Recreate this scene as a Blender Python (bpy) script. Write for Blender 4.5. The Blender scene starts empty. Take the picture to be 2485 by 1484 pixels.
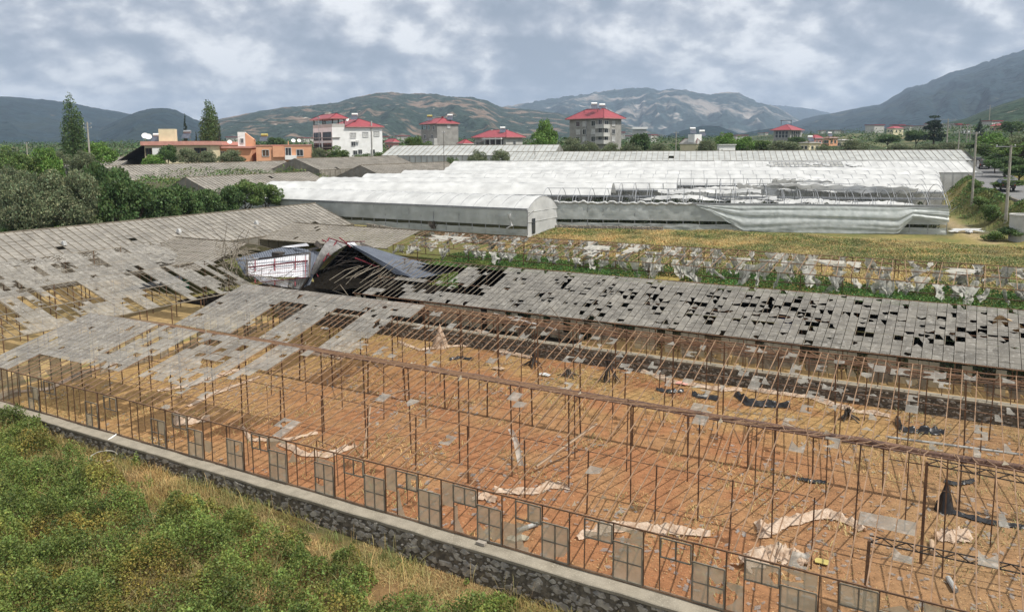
import bpy, math, random
import numpy as np
from mathutils import Vector, Matrix
random.seed(7); RNG = np.random.default_rng(7)
C = bpy.context.scene; COL = C.collection
R = math.radians
# ------------------------------------------------------------------ camera
FP, CX, CY, YH, CAMH = 1900., 1242.5, 590., 350., 15.
TH = math.atan((CY-YH)/FP); ROLL = math.atan2(22, 3313)
FW = np.array([0, math.cos(TH), -math.sin(TH)]); RT0 = np.array([1., 0, 0]); UP0 = np.cross(RT0, FW)
CRT = math.cos(ROLL)*RT0 - math.sin(ROLL)*UP0; CUP = math.sin(ROLL)*RT0 + math.cos(ROLL)*UP0
CAM0 = np.array([0, 0, CAMH])
cd = bpy.data.cameras.new('camera'); cam = bpy.data.objects.new('camera', cd); COL.objects.link(cam)
cd.sensor_width = 36; cd.lens = FP/2485*36; cd.shift_y = -(742-CY)/2485; cd.clip_start = .5; cd.clip_end = 60000
m4 = Matrix.Identity(4)
for i in range(3):
    m4[i][0] = CRT[i]; m4[i][1] = CUP[i]; m4[i][2] = -FW[i]; m4[i][3] = CAM0[i]
cam.matrix_world = m4
C.camera = cam
def ray(px, py):
    return (px-CX)/FP*CRT - (py-CY)/FP*CUP + FW
def proj(p):
    d = np.asarray(p, float)-CAM0; Z = d@FW
    Z = np.where(Z < .5, .5, Z)
    return CX+FP*(d@CRT)/Z, CY-FP*(d@CUP)/Z, Z
# ------------------------------------------------------------------ light
C.view_settings.view_transform = 'Standard'; C.view_settings.look = 'None'
C.view_settings.gamma = 1; C.view_settings.exposure = 0.10
SUND = np.array([.62*.866+.0, -.62*.5, 1.0]); SUND /= np.linalg.norm(SUND)
sl = bpy.data.lights.new('sun', 'SUN'); sl.energy = 5.0; sl.angle = R(.5); sl.color = (1, .955, .88)
so = bpy.data.objects.new('sun', sl); COL.objects.link(so)
so.rotation_euler = Vector(SUND).to_track_quat('Z', 'Y').to_euler()
w = bpy.data.worlds.new('World'); C.world = w; w.use_nodes = True
nt = w.node_tree; nt.nodes.clear()
def N(nt, t, **k):
    n = nt.nodes.new(t)
    for a, b in k.items():
        if a.startswith('i_'):
            n.inputs[int(a[2:])].default_value = b
        else: setattr(n, a, b)
    return n
L = lambda nt, a, b: nt.links.new(a, b)
sky = N(nt, 'ShaderNodeTexSky', sky_type='NISHITA', sun_disc=False, sun_elevation=math.asin(SUND[2]), sun_rotation=math.atan2(SUND[0], SUND[1]))
bg1 = N(nt, 'ShaderNodeBackground'); bg1.inputs[1].default_value = .1; L(nt, sky.outputs[0], bg1.inputs[0])
tc = N(nt, 'ShaderNodeTexCoord'); sp = N(nt, 'ShaderNodeSeparateXYZ'); L(nt, tc.outputs['Generated'], sp.inputs[0])
mz = N(nt, 'ShaderNodeMath', operation='MAXIMUM', i_1=0.0); L(nt, sp.outputs[2], mz.inputs[0])
mza = N(nt, 'ShaderNodeMath', operation='ADD', i_1=.50); L(nt, mz.outputs[0], mza.inputs[0])
dx = N(nt, 'ShaderNodeMath', operation='DIVIDE'); L(nt, sp.outputs[0], dx.inputs[0]); L(nt, mza.outputs[0], dx.inputs[1])
dy = N(nt, 'ShaderNodeMath', operation='DIVIDE'); L(nt, sp.outputs[1], dy.inputs[0]); L(nt, mza.outputs[0], dy.inputs[1])
cb = N(nt, 'ShaderNodeCombineXYZ'); L(nt, dx.outputs[0], cb.inputs[0]); L(nt, dy.outputs[0], cb.inputs[1])
def wn(scale, detail, rough, dist, off):
    mp = N(nt, 'ShaderNodeMapping'); mp.inputs[1].default_value = (off, off*.7, off*.3); L(nt, cb.outputs[0], mp.inputs[0])
    n = N(nt, 'ShaderNodeTexNoise'); n.inputs['Scale'].default_value = scale; n.inputs['Detail'].default_value = detail
    n.inputs['Roughness'].default_value = rough; n.inputs['Distortion'].default_value = dist
    L(nt, mp.outputs[0], n.inputs['Vector']); return n.outputs[0]
def mth(op, a, b=None, c=None):
    n = N(nt, 'ShaderNodeMath', operation=op)
    for k, v in enumerate((a, b, c)):
        if v is None: continue
        if isinstance(v, (int, float)): n.inputs[k].default_value = v
        else: L(nt, v, n.inputs[k])
    return n.outputs[0]
LB = (.16, -.05)
def relief(sc, det, rg, off, d):
    a = wn(sc, det, rg, .15, off); mp = N(nt, 'ShaderNodeMapping'); mp.inputs[1].default_value = (off+d, off*.7-d*.5, off*.3); L(nt, cb.outputs[0], mp.inputs[0])
    n = N(nt, 'ShaderNodeTexNoise'); n.inputs['Scale'].default_value = sc; n.inputs['Detail'].default_value = det; n.inputs['Roughness'].default_value = rg; n.inputs['Distortion'].default_value = .15; L(nt, mp.outputs[0], n.inputs['Vector'])
    return a, mth('SUBTRACT', a, n.outputs[0])
a1_, r1_ = relief(3.3, 7, .5, 3.1, .085); a2_, r2_ = relief(9.0, 7, .55, 8.7, .035)
big = wn(1.6, 2, .5, .1, 15.2)
v_ = mth('MULTIPLY_ADD', mth('SUBTRACT', big, .5), 1.35, .485)
v_ = mth('MULTIPLY_ADD', r1_, 1.7, v_); v_ = mth('MULTIPLY_ADD', r2_, 1.4, v_); v_ = mth('MULTIPLY_ADD', mth('SUBTRACT', a1_, .5), .8, v_)
zg = mth('MULTIPLY_ADD', mth('SUBTRACT', mz.outputs[0], .13), .7, v_)
cr = N(nt, 'ShaderNodeValToRGB'); L(nt, zg, cr.inputs[0])
e = cr.color_ramp.elements
e[0].position = .10; e[0].color = (.30, .345, .41, 1); e[1].position = .82; e[1].color = (1.0, 1.0, 1.0, 1)
for p, c in ((.28, (.37, .41, .475, 1)), (.42, (.48, .51, .57, 1)), (.54, (.62, .64, .68, 1)), (.66, (.82, .83, .85, 1))):
    k = cr.color_ramp.elements.new(p); k.color = c
bg2 = N(nt, 'ShaderNodeBackground'); bg2.inputs[1].default_value = 1.0; L(nt, cr.outputs[0], bg2.inputs[0])
mx = N(nt, 'ShaderNodeMixShader'); mx.inputs[0].default_value = .93
L(nt, bg1.outputs[0], mx.inputs[1]); L(nt, bg2.outputs[0], mx.inputs[2])
wo = N(nt, 'ShaderNodeOutputWorld'); L(nt, mx.outputs[0], wo.inputs[0])
# ------------------------------------------------------------------ frames
AZ = -1.0465316
U = np.array([-math.sin(AZ), -math.cos(AZ), 0]); V = np.array([math.cos(AZ), -math.sin(AZ), 0])
P1 = np.array([math.cos(R(13)), -math.sin(R(13)), 0]); P2 = np.array([math.sin(R(13)), math.cos(R(13)), 0])
Q0 = 108.
def W(s, t, z): return U*s+V*t+np.array([0, 0, z])
def A_(a, q, z): return P1*a+P2*q+np.array([0, 0, z])
def GZ(px, py, z):
    d = ray(px, py); return CAM0+(z-CAMH)/d[2]*d
def GY(px, py, y):
    d = ray(px, py); return CAM0+y/d[1]*d
def RTV(px, py, t):
    d = ray(px, py); return CAM0+t/(d@V)*d
def sm(x, a, b):
    x = np.clip((x-a)/(b-a), 0, 1); return x*x*(3-2*x)
ROAD = np.array([(64, 70, 5.6), (66.5, 85, 6.2), (70, 100, 6.9), (76, 120, 7.9), (91, 150, 8.9), (107, 178, 9.7), (128, 222, 10.3), (150, 290, 11), (185, 400, 12), (250, 640, 14)])
def road_info(x, y):
    xr = np.interp(y, ROAD[:, 1], ROAD[:, 0]); zr = np.interp(y, ROAD[:, 1], ROAD[:, 2]); return xr, zr
def gz(x, y):
    x = np.asarray(x, float); y = np.asarray(y, float)
    s = x*U[0]+y*U[1]; t = x*V[0]+y*V[1]; q = x*P2[0]+y*P2[1]
    zo = .12-.27*sm(s, -46, -37)-.6*sm(s, -30, -10)-.1*sm(22-t, 2, 14)
    zo = zo+.25*np.sin(x*.7+1)*np.sin(y*.6)*sm(22-t, 1, 5)
    right = sm(s, -56, -51)
    zi = right*(1.0*(t > 48.1)+1.0*sm(t, 63, 69))+(1-right)*(1.9*sm(-s, 72, 80))
    wq = np.clip((t-80)/np.maximum(t-80+np.maximum(Q0-1-q, 0.01), .01), 0, 1)
    zi = zi+(3.3-zi)*np.where(q > Q0-1, 1, wq*wq*(3-2*wq))
    zf = 3.3+.037*np.clip(q-Q0, 0, 62)+.11*np.clip(q-170, 0, 22)+.03*np.clip(q-192, 0, 200)+.008*np.clip(q-392, 0, 1e9)
    zi = np.where(q > Q0, zf, zi)
    zi = zi+4.2*sm(-s, 98, 125)*(1-sm(q, 140, 200))
    z = np.where(t < 22.3, zo, zi)
    xr, zr = road_info(x, y)
    wr = sm(x, xr-8.5, xr-3.8)*(1-sm(y, 300, 420))*sm(y, 60, 75)
    z = z+(zr-.06-z)*wr
    z = z+np.where(x > xr+3.5, .10*np.clip(x-xr-3.5, 0, 60), 0)*sm(y, 60, 90)*(1-sm(y, 800, 1500))
    return z
# ------------------------------------------------------------------ materials
MC = {}
def mat(name, c1, c2=None, rough=.8, scale=4., bump=0., bscale=None, alpha=1., transl=0., metal=0., spec=.3, attr=None, detail=6, sharp=(.35, .65), c3=None, s3=40., coat=0, cell=0):
    if name in MC: return MC[name]
    m = bpy.data.materials.new(name); m.use_nodes = True; t = m.node_tree; t.nodes.clear()
    out = N(t, 'ShaderNodeOutputMaterial'); b = N(t, 'ShaderNodeBsdfPrincipled')
    b.inputs['Roughness'].default_value = rough; b.inputs['Metallic'].default_value = metal
    b.inputs['Specular IOR Level'].default_value = spec
    if coat: b.inputs['Coat Weight'].default_value = coat
    geo = N(t, 'ShaderNodeNewGeometry'); c2 = c2 or tuple(x*.75 for x in c1); k_ = .80 if not transl else .9; c1 = tuple(x*k_ for x in c1); c2 = tuple(x*k_ for x in c2); c3 = tuple(x*k_ for x in c3) if c3 else None
    nz = N(t, 'ShaderNodeTexNoise'); nz.inputs['Scale'].default_value = scale; nz.inputs['Detail'].default_value = detail
    L(t, geo.outputs['Position'], nz.inputs['Vector'])
    rp = N(t, 'ShaderNodeValToRGB'); rp.color_ramp.elements[0].position = sharp[0]; rp.color_ramp.elements[1].position = sharp[1]
    rp.color_ramp.elements[0].color = (*c1, 1); rp.color_ramp.elements[1].color = (*c2, 1); L(t, nz.outputs[0], rp.inputs[0])
    col = rp.outputs[0]
    if c3:
        n3_ = N(t, 'ShaderNodeTexNoise'); n3_.inputs['Scale'].default_value = s3; n3_.inputs['Detail'].default_value = 3; L(t, geo.outputs['Position'], n3_.inputs['Vector'])
        r3 = N(t, 'ShaderNodeValToRGB'); r3.color_ramp.elements[0].position = .55; r3.color_ramp.elements[1].position = .68; r3.color_ramp.elements[0].color = (0, 0, 0, 1); r3.color_ramp.elements[1].color = (1, 1, 1, 1)
        L(t, n3_.outputs[0], r3.inputs[0]); mm = N(t, 'ShaderNodeMix', data_type='RGBA'); L(t, r3.outputs[0], mm.inputs[0]); L(t, col, mm.inputs[6]); mm.inputs[7].default_value = (*c3, 1); col = mm.outputs[2]
    if cell:
        vo = N(t, 'ShaderNodeTexVoronoi'); vo.inputs['Scale'].default_value = cell; L(t, geo.outputs['Position'], vo.inputs['Vector']); sv = N(t, 'ShaderNodeSeparateColor'); L(t, vo.outputs['Color'], sv.inputs[0])
        mr = N(t, 'ShaderNodeMapRange'); mr.inputs[3].default_value = .80; mr.inputs[4].default_value = 1.12; L(t, sv.outputs[0], mr.inputs[0]); mm = N(t, 'ShaderNodeMix', data_type='RGBA', blend_type='MULTIPLY'); mm.inputs[0].default_value = 1; L(t, col, mm.inputs[6]); L(t, mr.outputs[0], mm.inputs[7]); col = mm.outputs[2]
    if attr:
        at = N(t, 'ShaderNodeVertexColor', layer_name=attr); mm = N(t, 'ShaderNodeMix', data_type='RGBA', blend_type='MULTIPLY'); mm.inputs[0].default_value = 1
        L(t, at.outputs[0], mm.inputs[6]); L(t, col, mm.inputs[7]); col = mm.outputs[2]
    L(t, col, b.inputs['Base Color'])
    if bump:
        bn = N(t, 'ShaderNodeTexNoise'); bn.inputs['Scale'].default_value = bscale or scale*4; bn.inputs['Detail'].default_value = 5; L(t, geo.outputs['Position'], bn.inputs['Vector'])
        bp = N(t, 'ShaderNodeBump'); bp.inputs['Strength'].default_value = 1; bp.inputs['Distance'].default_value = bump; L(t, bn.outputs[0], bp.inputs['Height']); L(t, bp.outputs[0], b.inputs['Normal'])
    sh = b.outputs[0]
    if transl:
        tr = N(t, 'ShaderNodeBsdfTranslucent'); L(t, col, tr.inputs[0]); ms = N(t, 'ShaderNodeMixShader'); ms.inputs[0].default_value = transl; L(t, sh, ms.inputs[1]); L(t, tr.outputs[0], ms.inputs[2]); sh = ms.outputs[0]
    if alpha < 1:
        tr = N(t, 'ShaderNodeBsdfTransparent'); ms = N(t, 'ShaderNodeMixShader'); ms.inputs[0].default_value = alpha; L(t, tr.outputs[0], ms.inputs[1]); L(t, sh, ms.inputs[2]); sh = ms.outputs[0]
    L(t, sh, out.inputs[0]); MC[name] = m; return m
M = dict(
 rust=mat('rusty_steel', (.24, .135, .075), (.12, .07, .045), .8, 3),
 rafter=mat('weathered_rafter', (.34, .215, .13), (.19, .115, .068), .8, 2.5),
 rafterg=mat('grey_rafter', (.27, .235, .18), (.17, .14, .105), .7, 2.5),
 gutter=mat('rusted_gutter', (.17, .095, .065), (.085, .05, .04), .75, 2, c3=(.27, .17, .11), s3=9),
 dark=mat('dark_steel', (.05, .045, .04), (.09, .07, .055), .6, 4),
 redst=mat('red_painted_steel', (.28, .035, .05), (.16, .03, .04), .5, 4),
 glass=mat('dusty_glass', (.315, .29, .245), (.205, .188, .158), .25, .9, alpha=.72, spec=.4, c3=(.41, .385, .34), s3=4, cell=1.6),
 glassc=mat('clear_dusty_glass', (.70, .65, .50), (.52, .48, .36), .25, 2, transl=.35, alpha=.68, spec=.5),
 shard=mat('glass_shard', (.36, .35, .33), (.26, .26, .25), .15, 2, alpha=.5, spec=.5),
 glassw=mat('white_washed_glass', (.52, .53, .50), (.38, .39, .37), .35, .5, alpha=.93, spec=.5),
 glassg=mat('old_grey_glass', (.315, .288, .245), (.225, .205, .173), .4, .35, alpha=.95, spec=.4, c3=(.35, .325, .28), s3=2, cell=1.1),
 film=mat('white_film', (.73, .735, .72), (.54, .545, .535), .4, .45, transl=.25, bump=.03, bscale=1.2),
 filmside=mat('grey_film_side', (.80, .83, .80), (.58, .61, .58), .35, .45, transl=.4, alpha=.84, bump=.04, bscale=2),
 filmdr=mat('draped_film', (.72, .75, .73), (.56, .60, .58), .35, 1.2, transl=.3, alpha=.88, bump=.05, bscale=2),
 shred=mat('torn_film', (.74, .72, .66), (.5, .48, .42), .4, 3, transl=.35, alpha=.80),
 sheet=mat('crumpled_sheet', (.70, .56, .43), (.50, .35, .24), .35, 3.5, transl=.15, bump=.05, bscale=11, alpha=.88),
 black=mat('black_plastic', (.012, .012, .013), (.03, .03, .032), .3, 4, spec=.5), shadeblk=mat('shade_black', (.008, .007, .006), (.022, .019, .015), 1., 4, spec=0),  # the matte black stands in for shade in the hollow and roof holes
 conc=mat('concrete_cap', (.34, .30, .235), (.25, .22, .17), .9, 1.6, bump=.01, bscale=30, c3=(.42, .38, .30), s3=22),
 mortar=mat('dark_mortar', (.20, .17, .13), (.09, .078, .062), .95, 6, bump=.05, bscale=10),
 stone=mat('wall_stone', (.50, .455, .385), (.24, .215, .18), .9, 3.3, bump=.03, bscale=14, c3=(.28, .27, .255), s3=5),
 drystone=mat('pale_stone', (.42, .37, .31), (.28, .25, .21), .9, 3, bump=.03),
 wood=mat('weathered_timber', (.36, .27, .18), (.22, .16, .11), .85, 4),
 trunk=mat('bark', (.13, .10, .075), (.07, .055, .04), .95, 5),
 asphalt=mat('asphalt', (.20, .20, .20), (.15, .15, .152), .9, .6, c3=(.24, .235, .23), s3=9),
 white=mat('white_paint', (.95, .95, .93), (.84, .84, .81), .7, .8),
 cream=mat('cream_plaster', (.82, .74, .50), (.72, .64, .43), .85, .8),
 pink=mat('pink_plaster', (.70, .36, .29), (.58, .29, .24), .85, 1),
 orange=mat('orange_plaster', (.80, .43, .26), (.72, .37, .22), .85, .7),
 grey=mat('grey_render', (.40, .39, .36), (.30, .29, .27), .9, .8),
 greylt=mat('pale_render', (.60, .59, .55), (.48, .47, .44), .9, .8),
 roofred=mat('red_metal_roof', (.36, .065, .08), (.27, .05, .062), .5, 1.5),
 roofedge=mat('pale_red_fascia', (.58, .28, .26), (.48, .22, .2), .6, 1.5),
 win=mat('dark_window_glass', (.03, .035, .04), (.05, .055, .06), .15, 2, spec=.6),
 frame=mat('white_frame', (.7, .7, .68), None, .5, 2),
 metal=mat('galvanised_metal', (.45, .46, .47), (.33, .34, .35), .4, 3, metal=.5),
 solar=mat('solar_panel', (.06, .07, .10), (.10, .11, .14), .2, 2, spec=.6),
 corr=mat('blue_grey_sheet_metal', (.165, .185, .225), (.12, .135, .165), .45, 1.0, metal=.2),
 corrw=mat('white_sheet_metal', (.82, .82, .84), (.62, .62, .65), .5, 1.5),
 yellow=mat('yellow_paint', (.60, .50, .16), None, .6, 2), green=mat('green_plastic', (.01, .22, .10), (.01, .16, .08), .5, 3),
 blue=mat('blue_plastic', (.02, .09, .40), None, .5, 3), brown=mat('brown_slat', (.12, .075, .045), None, .8, 3),
 pole=mat('pole_concrete', (.44, .41, .35), (.34, .32, .27), .9, 3), cable=mat('cable', (.03, .03, .03), None, .6, 3),
 carp=mat('dark_car_paint', (.035, .033, .03), (.05, .046, .042), .25, 2, coat=.6), tyre=mat('rubber', (.015, .015, .015), None, .8, 3),
 lamp=mat('lamp_glass', (.5, .5, .48), None, .2, 3), tail=mat('tail_glass', (.35, .02, .02), None, .2, 3),
 pvc=mat('grey_pipe', (.42, .42, .40), (.32, .32, .30), .5, 3), pvct=mat('tan_pipe', (.50, .36, .24), (.38, .27, .18), .6, 3),
)
def leafmat(name, c1, c2, scale=.8, transl=.25):
    return mat(name, c1, c2, .55, scale, transl=transl, attr='Col', spec=.25)
LM = dict(dark=leafmat('dark_leaves', (.055, .105, .033), (.085, .14, .045)), olive=leafmat('olive_leaves', (.16, .19, .105), (.115, .15, .075)),
 mid=leafmat('green_leaves', (.085, .15, .04), (.13, .19, .055)), bright=leafmat('bright_leaves', (.15, .27, .055), (.12, .22, .05)),
 poplar=leafmat('poplar_leaves', (.10, .165, .055), (.075, .125, .045)), conifer=leafmat('conifer_needles', (.018, .038, .022), (.03, .052, .028)),
 shrub=leafmat('shrub_leaves', (.19, .225, .052), (.13, .155, .037), .35), grass=leafmat('grass_blades', (.17, .21, .055), (.34, .25, .10), .25), dry=leafmat('dry_grass_blades', (.48, .40, .17), (.35, .29, .13), .5), weeds=leafmat('weed_leaves', (.10, .20, .045), (.06, .13, .03), .5),
 vine=leafmat('vine_leaves', (.045, .065, .025), (.03, .042, .02), .8))
# ------------------------------------------------------------------ object helpers
ORG = {}
def tag(o, label=None, cat=None, group=None, kind=None):
    if label: o['label'] = label
    if cat: o['category'] = cat
    if group: o['group'] = group
    if kind: o['kind'] = kind
    return o
def thing(name, label, cat, loc, group=None):
    o = bpy.data.objects.new(name, None); COL.objects.link(o); o.location = Vector([float(v) for v in loc]); o.empty_display_size = .3
    ORG[o.name] = np.array([float(v) for v in loc]); return tag(o, label, cat, group)
class MB:
    def __init__(s): s.v = []; s.f = []
    def poly(s, pts):
        n = len(s.v); s.v += [tuple(p) for p in pts]; s.f.append(tuple(range(n, n+len(pts)))); return s
    def bar(s, p, q, w=.05, h=None):
        p = np.asarray(p, float); q = np.asarray(q, float); h = h or w; d = q-p; l = np.linalg.norm(d)
        if l < 1e-6: return s
        d /= l; a = np.cross(d, [0, 0, 1.]); 
        if np.linalg.norm(a) < .05: a = np.array(U)
        a /= np.linalg.norm(a); b = np.cross(a, d); n = len(s.v)
        for e in (p, q):
            for x, y in ((-1, -1), (1, -1), (1, 1), (-1, 1)): s.v.append(tuple(e+a*x*w/2+b*y*h/2))
        for f in ((3, 2, 1, 0), (4, 5, 6, 7), (0, 1, 5, 4), (1, 2, 6, 5), (2, 3, 7, 6), (3, 0, 4, 7)): s.f.append(tuple(n+i for i in f))
        return s
    def tube(s, pts, r, k=8, cap=True):
        pts = [np.asarray(p, float) for p in pts]; n0 = len(s.v); rs = r if hasattr(r, '__len__') else [r]*len(pts)
        for i, p in enumerate(pts):
            d = pts[min(i+1, len(pts)-1)]-pts[max(i-1, 0)]; d = d/(np.linalg.norm(d)+1e-9)
            a = np.cross(d, [0, 0, 1.]); 
            if np.linalg.norm(a) < .05: a = np.array([1., 0, 0])
            a /= np.linalg.norm(a); b = np.cross(a, d)
            for j in range(k):
                t = 2*math.pi*j/k; s.v.append(tuple(p+rs[i]*(a*math.cos(t)+b*math.sin(t))))
        for i in range(len(pts)-1):
            for j in range(k): s.f.append((n0+i*k+j, n0+i*k+(j+1) % k, n0+(i+1)*k+(j+1) % k, n0+(i+1)*k+j))
        if cap: s.f.append(tuple(n0+j for j in range(k))); s.f.append(tuple(n0+(len(pts)-1)*k+j for j in reversed(range(k))))
        return s
    def box(s, c, ex, ey, ez, ax=None, ay=None):
        ax = np.array([1., 0, 0]) if ax is None else ax; ay = np.array([0, 1., 0]) if ay is None else ay; az = np.array([0, 0, 1.]); c = np.asarray(c, float); n = len(s.v)
        for z in (-1, 1):
            for x, y in ((-1, -1), (1, -1), (1, 1), (-1, 1)): s.v.append(tuple(c+ax*x*ex/2+ay*y*ey/2+az*z*ez/2))
        for f in ((3, 2, 1, 0), (4, 5, 6, 7), (0, 1, 5, 4), (1, 2, 6, 5), (2, 3, 7, 6), (3, 0, 4, 7)): s.f.append(tuple(n+i for i in f))
        return s
    def grid(s, P):   # P array (n,m,3)
        n, m_ = P.shape[:2]; n0 = len(s.v); s.v += [tuple(p) for p in P.reshape(-1, 3)]
        for i in range(n-1):
            for j in range(m_-1): a = n0+i*m_+j; s.f.append((a, a+1, a+m_+1, a+m_))
        return s
    def lathe(s, c, prof, k=14):
        n0 = len(s.v)
        for r, z in prof:
            for j in range(k): t = 2*math.pi*j/k; s.v.append((c[0]+r*math.cos(t), c[1]+r*math.sin(t), c[2]+z))
        for i in range(len(prof)-1):
            for j in range(k): s.f.append((n0+i*k+j, n0+i*k+(j+1) % k, n0+(i+1)*k+(j+1) % k, n0+(i+1)*k+j))
        return s
    def add(s, o):
        n = len(s.v); s.v += o.v; s.f += [tuple(i+n for i in f) for f in o.f]; return s
    def build(s, name, m, parent=None, smooth=False, solid=0, org=None):
        o_ = ORG[parent.name] if parent is not None else (np.asarray(org, float) if org is not None else (np.mean(np.array(s.v), 0)*[1, 1, 0]+[0, 0, np.array(s.v)[:, 2].min()]))
        me = bpy.data.meshes.new(name); vv = np.array(s.v)-o_
        me.from_pydata([tuple(x) for x in vv], [], s.f); me.materials.append(m)
        if smooth: me.polygons.foreach_set('use_smooth', [True]*len(me.polygons))
        o = bpy.data.objects.new(name, me); COL.objects.link(o)
        if parent is not None: o.parent = parent; ORG[o.name] = o_
        else: o.location = Vector(o_.tolist()); ORG[o.name] = o_
        if solid:
            md = o.modifiers.new('s', 'SOLIDIFY'); md.thickness = solid; md.offset = 0
        return o
def solo(mb, name, m, label, cat, group=None, **k):
    return tag(mb.build(name, m, None, **k), label, cat, group)
def fastmesh(name, verts, nper, m, parent=None, cols=None, org=(0, 0, 0), smooth=False):
    """verts (F*nper,3) polygons of nper corners"""
    me = bpy.data.meshes.new(name); nv = len(verts); nf = nv//nper
    me.vertices.add(nv); me.vertices.foreach_set('co', (np.asarray(verts)-np.asarray(org)).astype(np.float32).ravel())
    me.loops.add(nv); me.loops.foreach_set('vertex_index', np.arange(nv, dtype=np.int32))
    me.polygons.add(nf); me.polygons.foreach_set('loop_start', np.arange(0, nv, nper, dtype=np.int32)); me.polygons.foreach_set('loop_total', np.full(nf, nper, np.int32))
    if cols is not None:
        ca = me.color_attributes.new('Col', 'FLOAT_COLOR', 'POINT'); c4 = np.ones((nv, 4), np.float32); c4[:, :3] = np.repeat(cols, nper, 0); ca.data.foreach_set('color', c4.ravel())
    me.materials.append(m); me.update(calc_edges=True); me.validate()
    o = bpy.data.objects.new(name, me); COL.objects.link(o)
    if parent is not None: o.parent = parent
    else: o.location = Vector([float(v) for v in org])
    return o
class Many:
    """repeated parts of one thing: the 100 largest in view are separate, the rest one stuff part"""
    def __init__(s, name, m, parent, lim=99): s.n, s.m, s.p, s.lim, s.it = name, m, parent, lim, []
    def add(s, mb): s.it.append(mb); return mb
    def done(s, smooth=False):
        sc = []
        for mb in s.it:
            x, y, Z = proj(np.array(mb.v)); x = np.clip(x, 0, 2485); y = np.clip(y, 0, 1484)
            sc.append((x.max()-x.min()+1)*(y.max()-y.min()+1) if (x.max() > x.min() and y.max() > y.min()) else 0)
        od = np.argsort(-np.array(sc)) if s.it else []
        for i in od[:s.lim]: s.it[i].build(s.n, s.m, s.p, smooth)
        rest = MB()
        for i in od[s.lim:]: rest.add(s.it[i])
        if rest.v: tag(rest.build(s.n, s.m, s.p, smooth), kind='stuff')
def struct(o): o['kind'] = 'structure'; return o
def vnoise(x, y, seed=0):
    """smooth value noise, arrays"""
    r = np.random.default_rng(seed); T = r.random((256, 256)); xi = np.floor(x).astype(int); yi = np.floor(y).astype(int); fx = x-xi; fy = y-yi
    fx = fx*fx*(3-2*fx); fy = fy*fy*(3-2*fy); a = T[xi % 256, yi % 256]; b = T[(xi+1) % 256, yi % 256]; c = T[xi % 256, (yi+1) % 256]; d = T[(xi+1) % 256, (yi+1) % 256]
    return (a*(1-fx)+b*fx)*(1-fy)+(c*(1-fx)+d*fx)*fy
def fbm(x, y, o=5, seed=0, g=.5):
    r = 0; a = 1; tt = 0
    for i in range(o): r = r+a*vnoise(x*2**i+i*17.3, y*2**i+i*9.1, seed+i); tt += a; a *= g
    return r/tt
# ------------------------------------------------------------------ ground
def axis(segs):
    out = []
    for a, b, st_ in segs: out += list(np.arange(a, b, st_))
    return np.array(out+[segs[-1][1]])
gs = axis([(-9000, -1000, 800), (-1000, -300, 50), (-300, -120, 6), (-120, -60, 1.5), (-60, 10, .5), (10, 80, 2), (80, 300, 8), (300, 1500, 80), (1500, 12000, 900)])
gt = np.concatenate([axis([(-400, -40, 40), (-40, 0, 4), (0, 22, .4)]), [22.28, 22.32], axis([(22.6, 48, .5)]), [48.09, 48.11], axis([(48.6, 110, .7), (110, 260, 3), (260, 700, 20), (700, 2500, 100), (2500, 12000, 900)])])
SS, TT = np.meshgrid(gs, gt, indexing='ij'); GX = SS*U[0]+TT*V[0]; GYY = SS*U[1]+TT*V[1]; ZZ = gz(GX, GYY)
ZZ = ZZ+.05*(fbm(GX*.9, GYY*.9, 4, 3)-.5)*np.where((np.abs(SS) < 100) & (TT < 120), 1, 0)
# zone colours
def mixc(a, b, w): return a*(1-w[..., None])+np.array(b)*w[..., None]
f1 = fbm(GX*.12, GYY*.12, 5, 11); f2 = fbm(GX*.5, GYY*.5, 4, 21); f3 = fbm(GX*.03, GYY*.03, 4, 31)
QQ = GX*P2[0]+GYY*P2[1]
col = np.zeros(GX.shape+(3,))+np.array((.17, .165, .065))
col = mixc(col, (.32, .26, .10), sm(f1, .40, .62)*.8); col = mixc(col, (.14, .17, .055), sm(f2, .45, .7)*.7)
out = TT < 22.3
c_out = mixc(np.zeros_like(col)+np.array((.10, .10, .04)), (.24, .15, .07), sm(f2, .35, .6)*sm(TT, 10, 21))
col = np.where(out[..., None], c_out, col)
inn = (TT > 22.3) & (TT < 48.1) & (SS > -52)
c_in = mixc(np.zeros_like(col)+np.array((.35, .165, .080)), (.40, .245, .12), sm(f2, .42, .66)*.55)
c_in = mixc(c_in, (.43, .285, .12), sm(np.abs(TT-44), 9, 0)*.75*sm(f2, .25, .6)); c_in = mixc(c_in, (.44, .30, .13), sm(-SS, 26, 48)*.8); c_in = mixc(c_in, (.33, .215, .115), sm(SS, -9, 1)*.7*sm(f1, .3, .5))
col = np.where(inn[..., None], c_in, col)
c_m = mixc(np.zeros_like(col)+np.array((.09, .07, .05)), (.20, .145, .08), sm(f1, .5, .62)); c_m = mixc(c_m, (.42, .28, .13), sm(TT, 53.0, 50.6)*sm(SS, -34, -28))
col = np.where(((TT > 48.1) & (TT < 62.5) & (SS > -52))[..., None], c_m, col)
lb = (SS < -52) & (SS > -80) & (TT < 51); c_l = mixc(np.zeros_like(col)+np.array((.44, .31, .15)), (.33, .25, .12), sm(f1, .4, .65)); col = np.where(lb[..., None], c_l, col)
dg = (TT > 62.5) & (TT < 84) & (SS > -56); c_g = mixc(np.zeros_like(col)+np.array((.08, .14, .04)), (.46, .33, .11), np.clip(sm(TT, 70, 77)+.4*sm(f1, .5, .7), 0, 1)); col = np.where(dg[..., None], c_g, col)
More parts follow.
